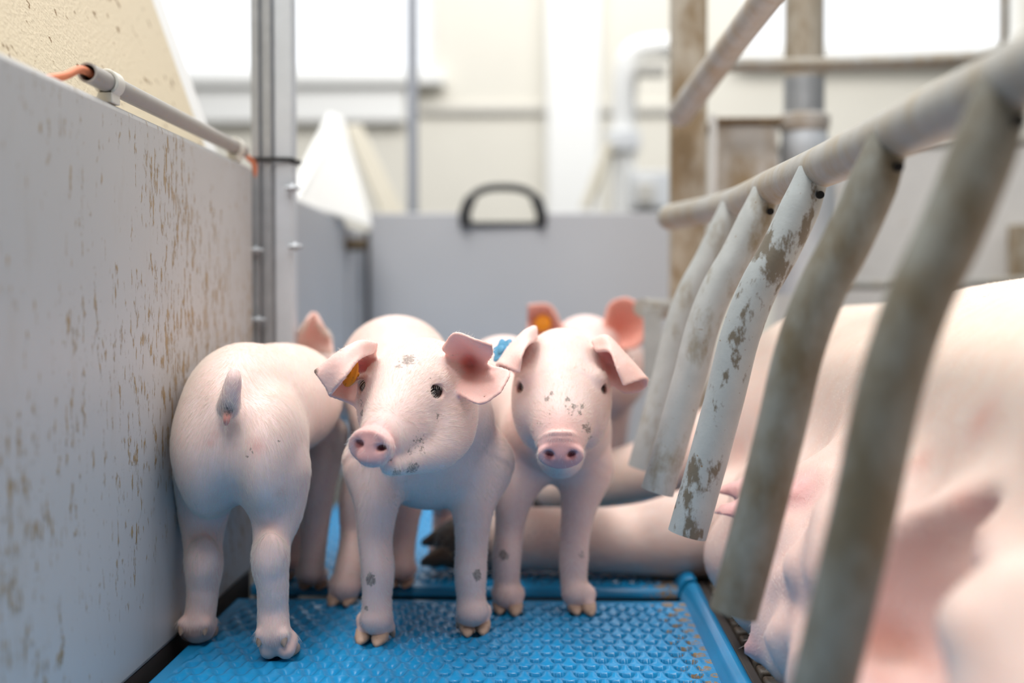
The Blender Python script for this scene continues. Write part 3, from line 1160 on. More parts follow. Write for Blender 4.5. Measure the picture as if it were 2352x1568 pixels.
# tall mucky corner post and the short bar end sticking out of it
bm = bmesh.new()
c = P(1580, 400, 1.97)
add_box(bm, (c[0] - 0.028, c[1] - 0.02, -0.12), (c[0] + 0.028, c[1] + 0.03, 1.9))
bm_obj('corner_post', bm, M_BROWNPOST, crate, bevel=0.004)
bm = bmesh.new()
c0, c1 = P(1475, 707, 1.72), P(1572, 712, 1.96)
add_tube(bm, crom([c0, (c0 + c1) / 2, c1], 4), [0.013, .0145] + [0.0145] * 7, 18)
bm_obj('stub_bar', bm, M_RAIL, crate)
bm = bmesh.new()
c = P(1498, 790, 1.70)
add_box(bm, (c[0] - 0.012, c[1] - 0.004, c[2] - 0.06), (c[0] + 0.013, c[1] + 0.004, c[2] + 0.05))
bm_obj('stub_bracket', bm, M_BAR, crate, bevel=0.001)
# diagonal brace leaving the top of the picture
bm = bmesh.new()
a, c = P(1562, 262, 1.90), P(1835, -105, 1.22)
pts = [a + (c - a) * t for t in np.linspace(0, 1, 10)]
add_tube(bm, pts, [0.0205,0.02,0.0195,0.019,0.0185] + [0.0175] * 5, 24, flat=[(1.0, 1.0)] * 10)
bm_obj('diagonal_brace', bm, crate_mat('brace_pipe', 0.48, 0.7, (0.40, 0.29, 0.17), (0.50, 0.47, 0.43)), crate)
# upper cross rail with its hanger rod
bm = bmesh.new()
add_tube(bm, crom([P(1650, 150, 2.0), P(1900, 147, 2.0), P(2120, 140, 2.0), P(2320, 128, 2.0), P(2420, 110, 1.95)], 6), 0.0115, 16)
bm_obj('cross_rail', bm, M_RAIL, crate)
bm = bmesh.new()
add_tube(bm, [P(2307, 125, 2.0), P(2307, -120, 2.0)], 0.0085, 14)
bm_obj('hanger_rod', bm, M_RAIL, crate)
# rail at the far side, post at the right edge
bm = bmesh.new()
add_tube(bm, [P(1780, 652, 2.45), P(2080, 655, 2.45), P(2520, 640, 2.45)], 0.0095, 14)
bm_obj('lower_rail', bm, M_RAIL, crate)
bm = bmesh.new()
c = P(2345, 560, 2.55)
add_box(bm, (c[0] - 0.022, c[1] - 0.02, -0.12), (c[0] + 0.03, c[1] + 0.02, 0.50))
bm_obj('front_post', bm, M_BROWNPOST, crate, bevel=0.004)
bm = bmesh.new()
c = P(1638, 350, 1.99)
add_box(bm, (c[0] - 0.006, c[1], -0.12), (c[0] + 0.006, c[1] + 0.006, float(P(1638, 255, 1.95)[2])))
bm_obj('white_strip', bm, M_WHITE, crate)

# feed trough, hopper box and drop tube at the head of the crate
M_TROUGH = plain('stained_trough', (0.70, 0.68, 0.65), 0.5, dirt=(0.45, 0.36, 0.25), dirt_lo=0.58, dirt_hi=0.75, dirt_scale=9)
M_MUCKBOX = crate_mat('stained_steel_box', 0.44, 0.62, (0.30, 0.20, 0.09), (0.55, 0.52, 0.48), 14)
tr = thing('feed_trough', (0.5, 2.4, 0.3), 'pale stained feed trough front behind the finger bars and sow', 'trough')
bm = bmesh.new()
y2 = 2.62
x0, x1 = float(P(1775, 500, y2)[0]), float(P(2420, 500, y2)[0])
z0, z1 = 0.0, float(P(1900, 335, y2)[2])
add_prism(bm, [(x0, z0 - 0.1), (x1, z0 - 0.1), (x1, z1), (x0, z1 - 0.02)], 1, y2, y2 + 0.02)
bm_obj('front_plate', bm, M_TROUGH, tr, bevel=0.004)
bm = bmesh.new()
add_tube(bm, [(x0, y2 + 0.005, z1 - 0.01), (x1, y2 + 0.005, z1 + 0.01)], 0.011, 14)
bm_obj('rolled_rim', bm, M_RAIL, tr)
hb = thing('feed_hopper', (0.33, 2.2, 0.5), 'brown stained steel feed box between the corner post and drop tube', 'feeder')
bm = bmesh.new()
a, c = P(1645, 470, 2.15), P(1785, 285, 2.15)
add_box(bm, (a[0], a[1], a[2] - 0.10), (c[0], a[1] + 0.12, c[2]))
bm_obj('box', bm, M_MUCKBOX, hb, bevel=0.004)
bm = bmesh.new()
add_box(bm, (a[0] - 0.008, a[1] - 0.008, c[2]), (c[0] + 0.008, a[1] + 0.13, c[2] + 0.010))
bm_obj('rim', bm, M_BROWN, hb, bevel=0.002)
for dx in (0.02,):
    bm = bmesh.new()
    add_box(bm, (0.262, 2.03, a[2] - 0.03), (0.268, a[1] + 0.08, a[2]))
    add_box(bm, (0.262, a[1] + 0.07, a[2] - 0.03), (a[0] + 0.005, a[1] + 0.076, a[2]))
    bm_obj('bracket', bm, M_BROWN, hb)
dt = thing('feed_drop_tube', tuple(P(1846, 340, 2.2)), 'vertical brown stained feed drop tube with collar above the trough', 'pipe')
c = P(1846, 300, 2.2)
bm = bmesh.new()
add_tube(bm, [(c[0], c[1], c[2]), (c[0], c[1], 1.7)], 0.0355, 28)
bm_obj('tube', bm, M_BROWNPOST, dt)
bm = bmesh.new()
add_tube(bm, [(c[0], c[1], float(P(1846, 262, 2.2)[2])), (c[0], c[1], float(P(1846, 180, 2.2)[2]))], 0.0362, 28)
bm_obj('steel_sleeve', bm, M_GALV, dt)
bm = bmesh.new()
zc1 = float(P(1846, 268, 2.2)[2]); zc0 = float(P(1846, 292, 2.2)[2])
add_tube(bm, [(c[0], c[1], zc0 - 0.008), (c[0], c[1], zc0), (c[0], c[1], zc1), (c[0], c[1], zc1 + 0.004)], [0.042, 0.046, 0.046, 0.040], 28)
bm_obj('collar', bm, M_MUCKBOX, dt)
bm = bmesh.new()
add_tube(bm, [(c[0], c[1], zc0 - 0.008), (c[0] + .004, c[1], zc0 - 0.05), (c[0] + 0.01, c[1] + 0.01, zc0 - 0.16), (c[0] + 0.01, c[1] + 0.02, zc0 - 0.30)], [0.040, 0.046, 0.052, 0.056], 28)
bm_obj('steel_cone', bm, M_GALVL, dt)

# pale equipment on the back wall
M_PALE = plain('pale_equipment', (0.74, 0.76, 0.78), 0.5, var=0.03)
eq = thing('wall_unit', (wx(1480, 4.5), 4.5, 0), 'blurred pale pipework and boxes standing before the cream wall', 'equipment')
bm = bmesh.new()
add_tube(bm, crom([P(1430, 520, 4.5), P(1432, 330, 4.5), P(1436, 190, 4.5), P(1450, 130, 4.5), P(1490, 112, 4.5), P(1560, 108, 4.5)], 6), 0.045, 18)
bm_obj('bent_pipe', bm, M_WHITE, eq)
for (xa, ya, xb, yb2, m) in ((1462, 150, 1530, 172, M_LEDGE), (1395, 300, 1470, 345, M_PALE), (1450, 395, 1545, 480, M_PALE), (1462, 420, 1500, 470, M_LEDGE)):
    a, c = P(xa, yb2, 4.45), P(xb, ya, 4.45)
    bm = bmesh.new()
    dy = 0.0 if m is M_LEDGE else 0.02
    add_box(bm, (a[0], a[1] - 0.04 + dy, a[2]), (c[0], a[1] + 0.06 + dy, c[2]))
    bm_obj('box', bm, m, eq, bevel=0.006)
bm = bmesh.new()
add_tube(bm, [P(1345, 480, 4.4), P(1400, 330, 4.4)], 0.02, 12)
bm_obj('slanted_pipe', bm, M_LIDC, eq)
bm = bmesh.new()
c = P(1480, 600, 4.5)
add_box(bm, (c[0] - 0.1, c[1] - 0.03, -0.12), (c[0] + 0.1, c[1] + 0.03, float(P(1480, 475, 4.5)[2])))
bm_obj('stand', bm, M_PALE, eq)

# ================================================================== PIGLETS
HP = 0.0019
GROUP = 'piglets standing on the blue slatted floor'


def c3(*pts):
    return [(P(a, b, c), r) for a, b, c, r in pts]


def finish(root, sc, paint, flow, nfur, length, rad=0.000085, base=SKIN):
    sc.F = np.maximum(sc.F, (-0.3660 - sc.ax[0])[:, None, None])      # nothing passes through the pen panel
    V, Q = sc.mesh()
    pt = Paint(V, base)
    paint(pt)
    # colour fades pinker towards the feet
    z = V[:, 2]
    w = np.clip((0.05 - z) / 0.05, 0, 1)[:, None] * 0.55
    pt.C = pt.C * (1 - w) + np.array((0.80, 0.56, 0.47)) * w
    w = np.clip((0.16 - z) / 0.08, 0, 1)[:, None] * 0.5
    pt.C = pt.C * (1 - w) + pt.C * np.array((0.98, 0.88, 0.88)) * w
    pt.fur = np.minimum(pt.fur, np.clip((z - 0.016) / 0.02, 0, 1))
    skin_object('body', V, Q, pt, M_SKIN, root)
    if nfur:
        grow_fur('coat', V, Q, pt, flow, nfur, length, rad, M_FUR, root)


# ---- A: piglet seen from behind, beside the left panel
def piglet_a():
    root = thing('piglet', P(555, 1500, 1.22) * np.array([1, 1, 0]), 'piglet seen from behind with short stub tail, beside the left panel', 'piglet', GROUP)
    sc = Sculpt((-0.372, 1.02, -0.004), (-0.165, 1.70, 0.36), HP)
    # trunk
    sc.ell(P(558, 962, 1.215), (0.0588, 0.092, 0.0730), k=0.03)
    sc.ell(P(552, 1025, 1.19), (0.0570, 0.068, 0.050), k=0.02)
    sc.chain(c3((575, 935, 1.24, 0.060), (655, 915, 1.33, 0.060), (685, 905, 1.43, 0.046), (738, 890, 1.53, 0.034)), 0.02)
    sc.ell(P(760, 885, 1.62), (0.040, 0.055, 0.042), k=0.03)          # head, turned away
    sc.chain(c3((768, 890, 1.64, 0.032), (785, 930, 1.69, 0.022)), 0.02)
    # thighs
    sc.ell(P(484, 1050, 1.18), (0.029, 0.055, 0.058), k=0.02)
    sc.ell(P(626, 1050, 1.165), (0.030, 0.055, 0.062), k=0.02)
    # hind legs
    sc.chain(c3((630, 1090, 1.165, 0.033), (636, 1165, 1.165, 0.0255), (626, 1235, 1.155, 0.0178), (621, 1290, 1.142, 0.0170), (626, 1345, 1.143, 0.0146), (627, 1400, 1.148, 0.0140), (629, 1452, 1.145, 0.0150)), 0.012)
    sc.chain(c3((476, 1090, 1.205, 0.033), (468, 1165, 1.215, 0.0255), (466, 1240, 1.208, 0.0188), (468, 1300, 1.198, 0.0180), (466, 1345, 1.20, 0.0154), (462, 1395, 1.202, 0.0145), (454, 1435, 1.20, 0.0152)), 0.012)
    for g, side in (((636, 1516), 0), ((450, 1474), 1)):
        c = GR(*g)
        fw = np.array([0.10, 1.0, 0]) if not side else np.array([-0.05, 1, 0])
        ank = P(631, 1465, 1.148) if not side else P(452, 1440, 1.203)
        t = [c + np.array([-0.0085, 0.014, 0]), c + np.array([0.0085, 0.014, 0])]
        cl = [(ank + np.array([-0.0105, -0.0105, 0.0065]), (-0.12, -0.35, -0.9)), (ank + np.array([0.0105, -0.0105, 0.0065]), (0.12, -0.35, -0.9))]
        foot(sc, root, ank, 0.0155, t, fw, up=0.014, tr=0.0088, claws=cl)
        # heel pads
        for dx in (-0.0080, 0.0080):
            sc.ell(c + np.array([dx, 0.003, 0.0100]), (0.0088, 0.0105, 0.0095), k=0.004)
    # front legs
    sc.chain(c3((748, 1000, 1.44, 0.026), (733, 1110, 1.41, 0.0190), (722, 1230, 1.41, 0.0150), (716, 1310, 1.41, 0.0140)), 0.015)
    a = GR(716, 1352)
    foot(sc, root, P(716, 1315, 1.415), 0.014, [a + np.array([-0.008, 0, 0]), a + np.array([0.010, 0, 0])], (0.1, 1, 0))
    sc.chain([(np.array([-0.300, 1.46, 0.16]), 0.028), (np.array([-0.305, 1.45, 0.09]), 0.017), (np.array([-0.305, 1.45, 0.03]), 0.014)], 0.015)
    foot(sc, root, np.array([-0.305, 1.45, 0.03]), 0.014, [np.array([-0.314, 1.46, 0]), np.array([-0.296, 1.46, 0])], (0, 1, 0))
    # cleft, tail, vent
    sc.chain(c3((519, 1060, 1.095, 0.002), (519, 1110, 1.105, 0.004), (525, 1150, 1.12, 0.007)), 0.012, cut=True)
    sc.chain(c3((524, 935, 1.112, 0.0105), (530, 905, 1.103, 0.0088), (536, 875, 1.100, 0.0072), (538, 856, 1.102, 0.0048)), 0.006)
    sc.ell(P(524, 936, 1.112), (0.0075, 0.006, 0.009), k=0.004)
    sc.chain(c3((522, 950, 1.105, 0.0045), (520, 965, 1.103, 0.003), (519, 977, 1.106, 0.0012)), 0.003)
    # hamstring line on the hocks
    sc.ell(P(622, 1268, 1.130), (0.0125, 0.008, 0.018), k=0.01)
    sc.ell(P(470, 1275, 1.186), (0.0130, 0.008, 0.018), k=0.01)
    e = ear(sc, [[(680, 795, 1.585), (715, 805, 1.60), (762, 805, 1.585)],
                 [(687, 765, 1.58), (716, 765, 1.60), (756, 775, 1.59)],
                 [(703, 738, 1.56), (718, 735, 1.58), (742, 750, 1.57)],
                 [(716, 720, 1.57), (721, 719, 1.575), (727, 722, 1.575)]], 0.003, 0.0022)

    def paint(pt):
        pt.near(e.reshape(-1, 3), 0.007, (0.93, 0.60, 0.53), 0.9)
        pt.ball(P(535, 880, 1.10), (0.014, 0.02, 0.022), (0.76, 0.58, 0.56), 0.9, 0.6, fur=0.05)
        pt.ball(P(523, 940, 1.105), (0.010, 0.012, 0.014), (0.36, 0.24, 0.22), 0.9, 0.7, fur=0.0)
        pt.ball(P(521, 965, 1.10), (0.0055, 0.012, 0.009), (0.80, 0.36, 0.30), 1, 0.5, fur=0)
        pt.dirt(P(525, 945, 1.10), 0.010, 0.5)
        for (x, y), r in (((487, 1000), 0.006), ((478, 1020), 0.006), ((590, 1025), 0.014), ((572, 878), 0.004), ((640, 1140), 0.008)):
            pt.ball(P(x, y, 1.11), (r, 0.03, r), (0.72, 0.34, 0.30), 0.55, 0.9)
        for x, y in ((573, 1032), (566, 1050), (458, 922), (634, 1017), (578, 1038)):
            pt.dirt(P(x, y, 1.11), (0.0016, 0.03, 0.0016), 0.9, 0.3)
        pt.ball(P(600, 790, 1.2), (0.03, 0.06, 0.02), (0.84, 0.56, 0.50), 0.5, 0.9)
        pt.ball(P(453, 1462, 1.19), (0.022, 0.022, 0.014), (0.10, 0.07, 0.06), 0.9, 0.5, fur=0.2)
        pt.ball(P(632, 1482, 1.13), (0.014, 0.014, 0.012), (0.40, 0.27, 0.28), 0.7, 0.7, fur=0.1)
        for p in (P(629, 1500, 1.135), P(450, 1465, 1.2)):
            pt.ball(p, (0.03, 0.03, 0.012), (0.66, 0.44, 0.38), 0.4, 0.8, fur=0.1)

    tail = P(527, 915, 1.11)

    def flow(p, n):
        f = np.zeros_like(p)
        f[:, 2] = -1.0
        f[:, 1] = -0.55 * (p[:, 2] > 0.25)
        dx = p - tail
        dd = np.linalg.norm(dx, axis=1, keepdims=True)
        f += dx / (dd + 0.01) * np.clip(1.3 - dd / 0.09, 0, 1)
        f[:, 0] += 4.0 * (p[:, 0] + 0.295) * (p[:, 2] > 0.13)
        return f

    finish(root, sc, paint, flow, 140000, 0.0085)
    return root


# ---- B: middle piglet looking left
def piglet_b():
    root = thing('piglet', P(970, 1470, 1.25) * np.array([1, 1, 0]), 'middle piglet with orange ear tag, dark specks on face, looking left of the camera', 'piglet', GROUP)
    sc = Sculpt((-0.285, 0.99, -0.004), (-0.02, 1.61, 0.365), HP)
    # trunk, angled back to the left behind its head
    sc.ell(P(985, 1040, 1.275), (0.0640, 0.080, 0.0520), k=0.02)
    sc.chain(c3((985, 1020, 1.28, 0.062), (942, 950, 1.38, 0.066), (910, 852, 1.475, 0.0675)), 0.015)
    # neck
    sc.chain(c3((985, 900, 1.175, 0.042), (1010, 960, 1.23, 0.054), (1000, 1020, 1.27, 0.060)), 0.02)
    # head
    ax = P(857, 1024, 1.045) - P(968, 886, 1.16)
    R = frame_from(ax)
    sc.ell(P(963, 884, 1.150), (0.0455, 0.0425, 0.056), R, k=0.015)
    sc.chain(c3((940, 912, 1.118, 0.0370), (908, 958, 1.088, 0.0285), (884, 996, 1.066, 0.0215)), 0.010)
    sc.chain(c3((930, 985, 1.092, 0.0235), (885, 1018, 1.066, 0.0185)), 0.008)
    sc.ell(P(1022, 965, 1.148), (0.030, 0.036, 0.036), k=0.022)       # right cheek
    sc.ell(P(990, 1000, 1.128), (0.031, 0.034, 0.030), k=0.018)
    sc.ell(P(890, 962, 1.125), (0.026, 0.03, 0.034), k=0.015)           # far cheek
    sc.ell(P(868, 905, 1.135), (0.014, 0.02, 0.025), k=0.018)
    # lower jaw and mouth
    sc.chain(c3((995, 1020, 1.118, 0.025), (935, 1050, 1.080, 0.0150), (897, 1066, 1.058, 0.0095)), 0.005)
    sc.chain(c3((858, 1058, 1.037, 0.0012), (895, 1054, 1.052, 0.0012), (935, 1032, 1.070, 0.0011), (950, 1014, 1.083, 0.0009)), 0.004, cut=True)
    # snout disc
    sdir = P(848, 1028, 1.035) - P(880, 998, 1.062)
    sdir = np.array([-0.36, -1.0, -0.30]); sdir /= np.linalg.norm(sdir)
    RS = frame_from(sdir)
    sn = P(854, 1024, 1.046)
    sc.disc(sn, (0.0212, 0.0168), 0.0055, RS, 0.0032, 0.0025)
    sc.cone(P(884, 1000, 1.066), 0.0205, sn - sdir * 0.006, 0.0158, 0.004)
    sc.ell(P(853, 1050, 1.044), (0.012, 0.008, 0.008), k=0.006)
    for px, py, dz in ((824, 1020, 1.040), (877, 1028, 1.038)):
        c = P(px, py, dz)
        sc.ell(c, (0.0046, 0.0030, 0.009), frame_from(sdir, (0.25 if px < 850 else -0.25, 0, 1)), k=0.002, cut=True)
    # brows and eyes
    sc.ell(P(985, 872, 1.112), (0.016, 0.012, 0.008), k=0.010)
    e1 = eye_at(root, sc, P(993, 898, 1.1085), (0.30, -0.95, 0.03), 0.0082)
    e2 = eye_at(root, sc, P(851, 887, 1.124), (-0.80, -0.60, 0.03), 0.0080)
    # bag below the eye
    sc.chain(c3((972, 925, 1.103, 0.0022), (995, 935, 1.105, 0.0026), (1015, 925, 1.112, 0.002)), 0.006)
    # ears
    el = ear(sc, [[(852, 806, 1.11), (860, 793, 1.12), (850, 850, 1.15), (835, 900, 1.14), (822, 927, 1.128)],
                  [(824, 822, 1.075), (824, 787, 1.095), (818, 850, 1.155), (808, 893, 1.145), (797, 920, 1.13)],
                  [(790, 866, 1.06), (778, 810, 1.08), (782, 858, 1.14), (776, 890, 1.135), (770, 911, 1.125)],
                  [(760, 903, 1.07), (726, 853, 1.075), (744, 868, 1.095), (751, 888, 1.11), (758, 907, 1.115)]])
    er = ear(sc, [[(1022, 800, 1.115), (1038, 815, 1.13), (1060, 838, 1.152), (1057, 865, 1.14), (1050, 890, 1.128)],
                  [(1047, 767, 1.10), (1072, 800, 1.128), (1084, 838, 1.158), (1080, 872, 1.135), (1070, 911, 1.105)],
                  [(1092, 781, 1.09), (1104, 806, 1.112), (1103, 838, 1.143), (1116, 876, 1.12), (1106, 925, 1.095)],
                  [(1127, 793, 1.09), (1128, 814, 1.105), (1117, 838, 1.13), (1167, 855, 1.115), (1148, 900, 1.10)]])
    # front legs
    sc.chain(c3((868, 1065, 1.235, 0.036), (866, 1150, 1.215, 0.0225), (862, 1235, 1.210, 0.0168), (868, 1310, 1.205, 0.0158), (866, 1370, 1.205, 0.0142), (866, 1415, 1.205, 0.0148)), 0.014)
    sc.chain(c3((1102, 1065, 1.262, 0.036), (1088, 1150, 1.245, 0.0225), (1084, 1240, 1.240, 0.0165), (1081, 1315, 1.236, 0.0158), (1082, 1365, 1.236, 0.0142), (1085, 1400, 1.235, 0.0148)), 0.014)
    g1, g2 = GR(860, 1470), GR(1088, 1450)
    foot(sc, root, P(864, 1425, 1.205), 0.0145, [GR(838, 1468), GR(876, 1472)], (-0.1, -1, 0), claws=[(P(896, 1440, 1.215), (0.3, 0.2, -0.9))])
    foot(sc, root, P(1084, 1405, 1.235), 0.0145, [GR(1073, 1450), GR(1108, 1446)], (0.08, -1, 0), claws=[(P(1058, 1420, 1.245), (-0.3, 0.2, -0.9))])
    # hind legs
    sc.ell(P(864, 985, 1.475), (0.030, 0.055, 0.058), k=0.02)
    sc.chain(c3((850, 1060, 1.455, 0.026), (818, 1150, 1.425, 0.0190), (815, 1235, 1.415, 0.0165), (800, 1310, 1.375, 0.0150), (792, 1350, 1.362, 0.0152)), 0.014)
    foot(sc, root, P(792, 1350, 1.362), 0.0150, [GR(772, 1383), GR(806, 1383)], (-0.1, -1, 0))
    sc.chain(c3((945, 1040, 1.50, 0.034), (935, 1150, 1.47, 0.020), (925, 1240, 1.46, 0.0155), (922, 1305, 1.44, 0.0148)), 0.014)
    foot(sc, root, P(922, 1305, 1.44), 0.0145, [GR(908, 1342), GR(938, 1342)], (-0.1, -1, 0))
    # tail curled behind
    sc.chain(c3((890, 850, 1.56, 0.008), (885, 870, 1.585, 0.005)), 0.006)

    def paint(pt):
        pt.near(el.reshape(-1, 3), 0.008, (0.93, 0.62, 0.56), 0.85, fur=0.35, length=0.6)
        pt.near(er.reshape(-1, 3), 0.008, (0.93, 0.58, 0.52), 0.9, fur=0.25, length=0.6)
        pt.ball(P(1070, 832, 1.145), 0.014, RED, 0.8, 0.9, fur=0)
        pt.ball(P(836, 838, 1.145), 0.020, RED, 0.8, 0.8, fur=0)
        pt.ball(sn, 0.027, (0.80, 0.44, 0.42), 0.95, 0.45, fur=0.0)
        pt.ball(P(910, 970, 1.075), (0.030, 0.03, 0.026), (0.82, 0.50, 0.44), 0.8, 0.8, fur=0.35)
        for px, py in ((824, 1020), (877, 1028)):
            pt.ball(P(px, py, 1.043), 0.0055, (0.22, 0.06, 0.07), 1, 0.6)
        for e in (e1, e2):
            pt.ball(e[0] + e[1][:, 2] * 0.004, 0.0150, (0.80, 0.50, 0.43), 0.8, 0.5, fur=0.0)
        for px, py, r, d in ((938, 828, .008, 1.105), (918, 843, .006, 1.105), (905, 900, .008, 1.095), (892, 885, .006, 1.10), (922, 905, .005, 1.09), (913, 890, .006, 1.095),
                             (868, 888, .005, 1.115), (957, 940, .005, 1.085), (962, 968, .004, 1.085), (840, 925, .006, 1.11), (834, 950, .005, 1.10), (1005, 955, .004, 1.1),
                             (950, 1010, .012, 1.075), (958, 1030, .010, 1.08), (935, 1040, .009, 1.07), (985, 870, .005, 1.105), (910, 1085, .010, 1.058), (945, 1072, .008, 1.07),
                             (972, 905, .003, 1.10), (985, 1000, .010, 1.10), (990, 970, .008, 1.1)):
            pt.dirt(P(px, py, d), (r * 1.6, 0.02, r * 1.6), 0.62 if r < .009 else 0.5)
        pt.dirt(P(850, 1330, 1.19), (.010, .012, .012), 0.75)
        pt.dirt(P(1098, 1322, 1.22), (.009, .012, .011), 0.75)
        pt.dirt(P(842, 1395, 1.195), (.004, .012, .005), 0.8)
        pt.ball(P(726, 855, 1.075), 0.005, (0.12, 0.09, 0.07), 0.9, 0.5)

    hd, hc = -ax / np.linalg.norm(ax), P(940, 940, 1.10)

    def flow(p, n):
        f = np.zeros_like(p)
        f[:, 2] = -0.8
        f[:, 1] = 0.9
        d = np.linalg.norm(p - hc, axis=1, keepdims=True)
        w = np.clip((0.125 - d) / 0.04, 0, 1)
        rad = p - P(905, 955, 1.07)
        rad /= np.linalg.norm(rad, axis=1, keepdims=True) + 1e-6
        hf = hd[None] * 0.5 + rad * 0.9
        return f * (1 - w) + hf * w

    finish(root, sc, paint, flow, 170000, 0.0068)
    eye_ball(root, e1)
    eye_ball(root, e2)
    ear_tag(root, P(808, 856, 1.115), (-0.75, -0.55, 0.25), 0.0135, M_TAG_O, label='orange round ear tag')
    return root


# ---- C: right piglet facing the camera
def piglet_c():
    root = thing('piglet', P(1255, 1400, 1.40) * np.array([1, 1, 0]), 'piglet facing the camera squarely with blue ear tag, beside the crate bars', 'piglet', GROUP)
    sc = Sculpt((-0.175, 1.10, -0.004), (0.125, 1.74, 0.345), HP)
    sc.ell(P(1278, 990, 1.37), (0.0575, 0.078, 0.0490), k=0.02)
    sc.chain(c3((1275, 990, 1.38, 0.058), (1222, 930, 1.51, 0.058), (1158, 880, 1.63, 0.064)), 0.02)
    sc.chain(c3((1290, 890, 1.285, 0.044), (1285, 960, 1.33, 0.053)), 0.02)
    ax = P(1288, 1043, 1.165) - P(1290, 868, 1.27)
    R = frame_from(ax)
    sc.ell(P(1290, 866, 1.262), (0.0440, 0.049, 0.055), R, k=0.02)
    sc.chain(c3((1290, 915, 1.225, 0.0395), (1289, 970, 1.196, 0.0310), (1288, 1010, 1.180, 0.0240)), 0.016)
    sc.ell(P(1232, 950, 1.252), (0.021, 0.034, 0.036), k=0.030)
    sc.ell(P(1346, 950, 1.252), (0.021, 0.034, 0.036), k=0.030)
    sc.chain(c3((1288, 1045, 1.24, 0.024), (1288, 1056, 1.198, 0.0105)), 0.010)
    sdir = np.array([0.0, -1.0, -0.42]); sdir /= np.linalg.norm(sdir)
    RS = frame_from(sdir)
    sn = P(1288, 1042, 1.165)
    sc.disc(sn, (0.0222, 0.0142), 0.0055, RS, 0.0032, 0.0025)
    sc.cone(P(1288, 1014, 1.182), 0.0220, sn - sdir * 0.006, 0.0150, 0.005)
    # wrinkles over the snout
    for py, w, dd in ((993, 48, 1.156), (1006, 50, 1.156), (1017, 50, 1.157)):
        sc.chain(c3((1288 - w, py + 14, dd + 0.014, 0.0016), (1288 - w * .5, py + 2, dd + 0.003, 0.0020), (1288, py, dd, 0.0022), (1288 + w * .5, py + 2, dd + 0.003, 0.0020), (1288 + w, py + 14, dd + 0.014, 0.0016)), 0.002)
    for px in (1262, 1313):
        sc.ell(P(px, 1045, 1.157), (0.0048, 0.0032, 0.008), frame_from(sdir, (0.3 if px < 1288 else -0.3, 0, 1)), k=0.0025, cut=True)
    sc.ell(P(1222, 868, 1.222), (0.012, 0.012, 0.008), k=0.010)
    sc.ell(P(1362, 868, 1.222), (0.012, 0.012, 0.008), k=0.010)
    e1 = eye_at(root, sc, P(1216, 888, 1.233), (-0.50, -0.86, 0.0), 0.0082)
    e2 = eye_at(root, sc, P(1366, 891, 1.233), (0.50, -0.86, 0.0), 0.0082)
    for s, x in ((-1, 1212), (1, 1370)):
        sc.chain(c3((x - 14, 915, 1.222, 0.002), (x, 922, 1.222, 0.0024), (x + 14, 914, 1.222, 0.002)), 0.006)
    el = ear(sc, [[(1228, 778, 1.228), (1226, 754, 1.24), (1207, 800, 1.268), (1200, 850, 1.255)],
                  [(1211, 790, 1.20), (1202, 765, 1.225), (1182, 815, 1.272), (1186, 850, 1.262)],
                  [(1197, 818, 1.185), (1170, 798, 1.215), (1162, 825, 1.262), (1170, 848, 1.252)],
                  [(1192, 853, 1.185), (1152, 835, 1.20), (1142, 838, 1.235), (1152, 845, 1.235)]])
    er = ear(sc, [[(1373, 802, 1.22), (1366, 784, 1.235), (1398, 830, 1.268), (1396, 868, 1.255)],
                  [(1402, 806, 1.205), (1396, 775, 1.225), (1420, 835, 1.268), (1412, 882, 1.252)],
                  [(1418, 845, 1.195), (1439, 819, 1.215), (1450, 850, 1.258), (1436, 900, 1.246)],
                  [(1433, 882, 1.195), (1481, 868, 1.21), (1484, 884, 1.235), (1468, 898, 1.24)]])
    # front legs
    sc.chain(c3((1195, 1075, 1.355, 0.032), (1178, 1150, 1.34, 0.0200), (1170, 1220, 1.335, 0.0155), (1164, 1285, 1.328, 0.0150), (1164, 1335, 1.328, 0.0138), (1165, 1365, 1.325, 0.0142)), 0.014)
    sc.chain(c3((1345, 1075, 1.365, 0.032), (1332, 1150, 1.35, 0.0205), (1322, 1220, 1.342, 0.0160), (1318, 1285, 1.335, 0.0152), (1318, 1330, 1.332, 0.0140), (1322, 1362, 1.328, 0.0145)), 0.014)
    foot(sc, root, P(1166, 1368, 1.325), 0.0142, [GR(1149, 1400), GR(1184, 1404)], (0.0, -1, 0))
    foot(sc, root, P(1324, 1365, 1.328), 0.0145, [GR(1318, 1402), GR(1350, 1404)], (0.15, -1, 0))
    # hind legs under the trunk
    sc.ell(P(1095, 960, 1.62), (0.032, 0.05, 0.055), k=0.02)
    sc.chain([(np.array([-0.125, 1.58, 0.16]), 0.028), (np.array([-0.135, 1.56, 0.10]), 0.019), (np.array([-0.135, 1.585, 0.065]), 0.015), (np.array([-0.135, 1.57, 0.028]), 0.014)], 0.014)
    foot(sc, root, np.array([-0.135, 1.57, 0.028]), 0.014, [np.array([-0.144, 1.56, 0]), np.array([-0.126, 1.56, 0])], (0, -1, 0))
    sc.chain([(np.array([-0.035, 1.62, 0.16]), 0.028), (np.array([-0.035, 1.60, 0.10]), 0.019), (np.array([-0.035, 1.625, 0.065]), 0.015), (np.array([-0.035, 1.61, 0.028]), 0.014)], 0.014)
    foot(sc, root, np.array([-0.035, 1.61, 0.028]), 0.014, [np.array([-0.044, 1.60, 0]), np.array([-0.026, 1.60, 0])], (0, -1, 0))

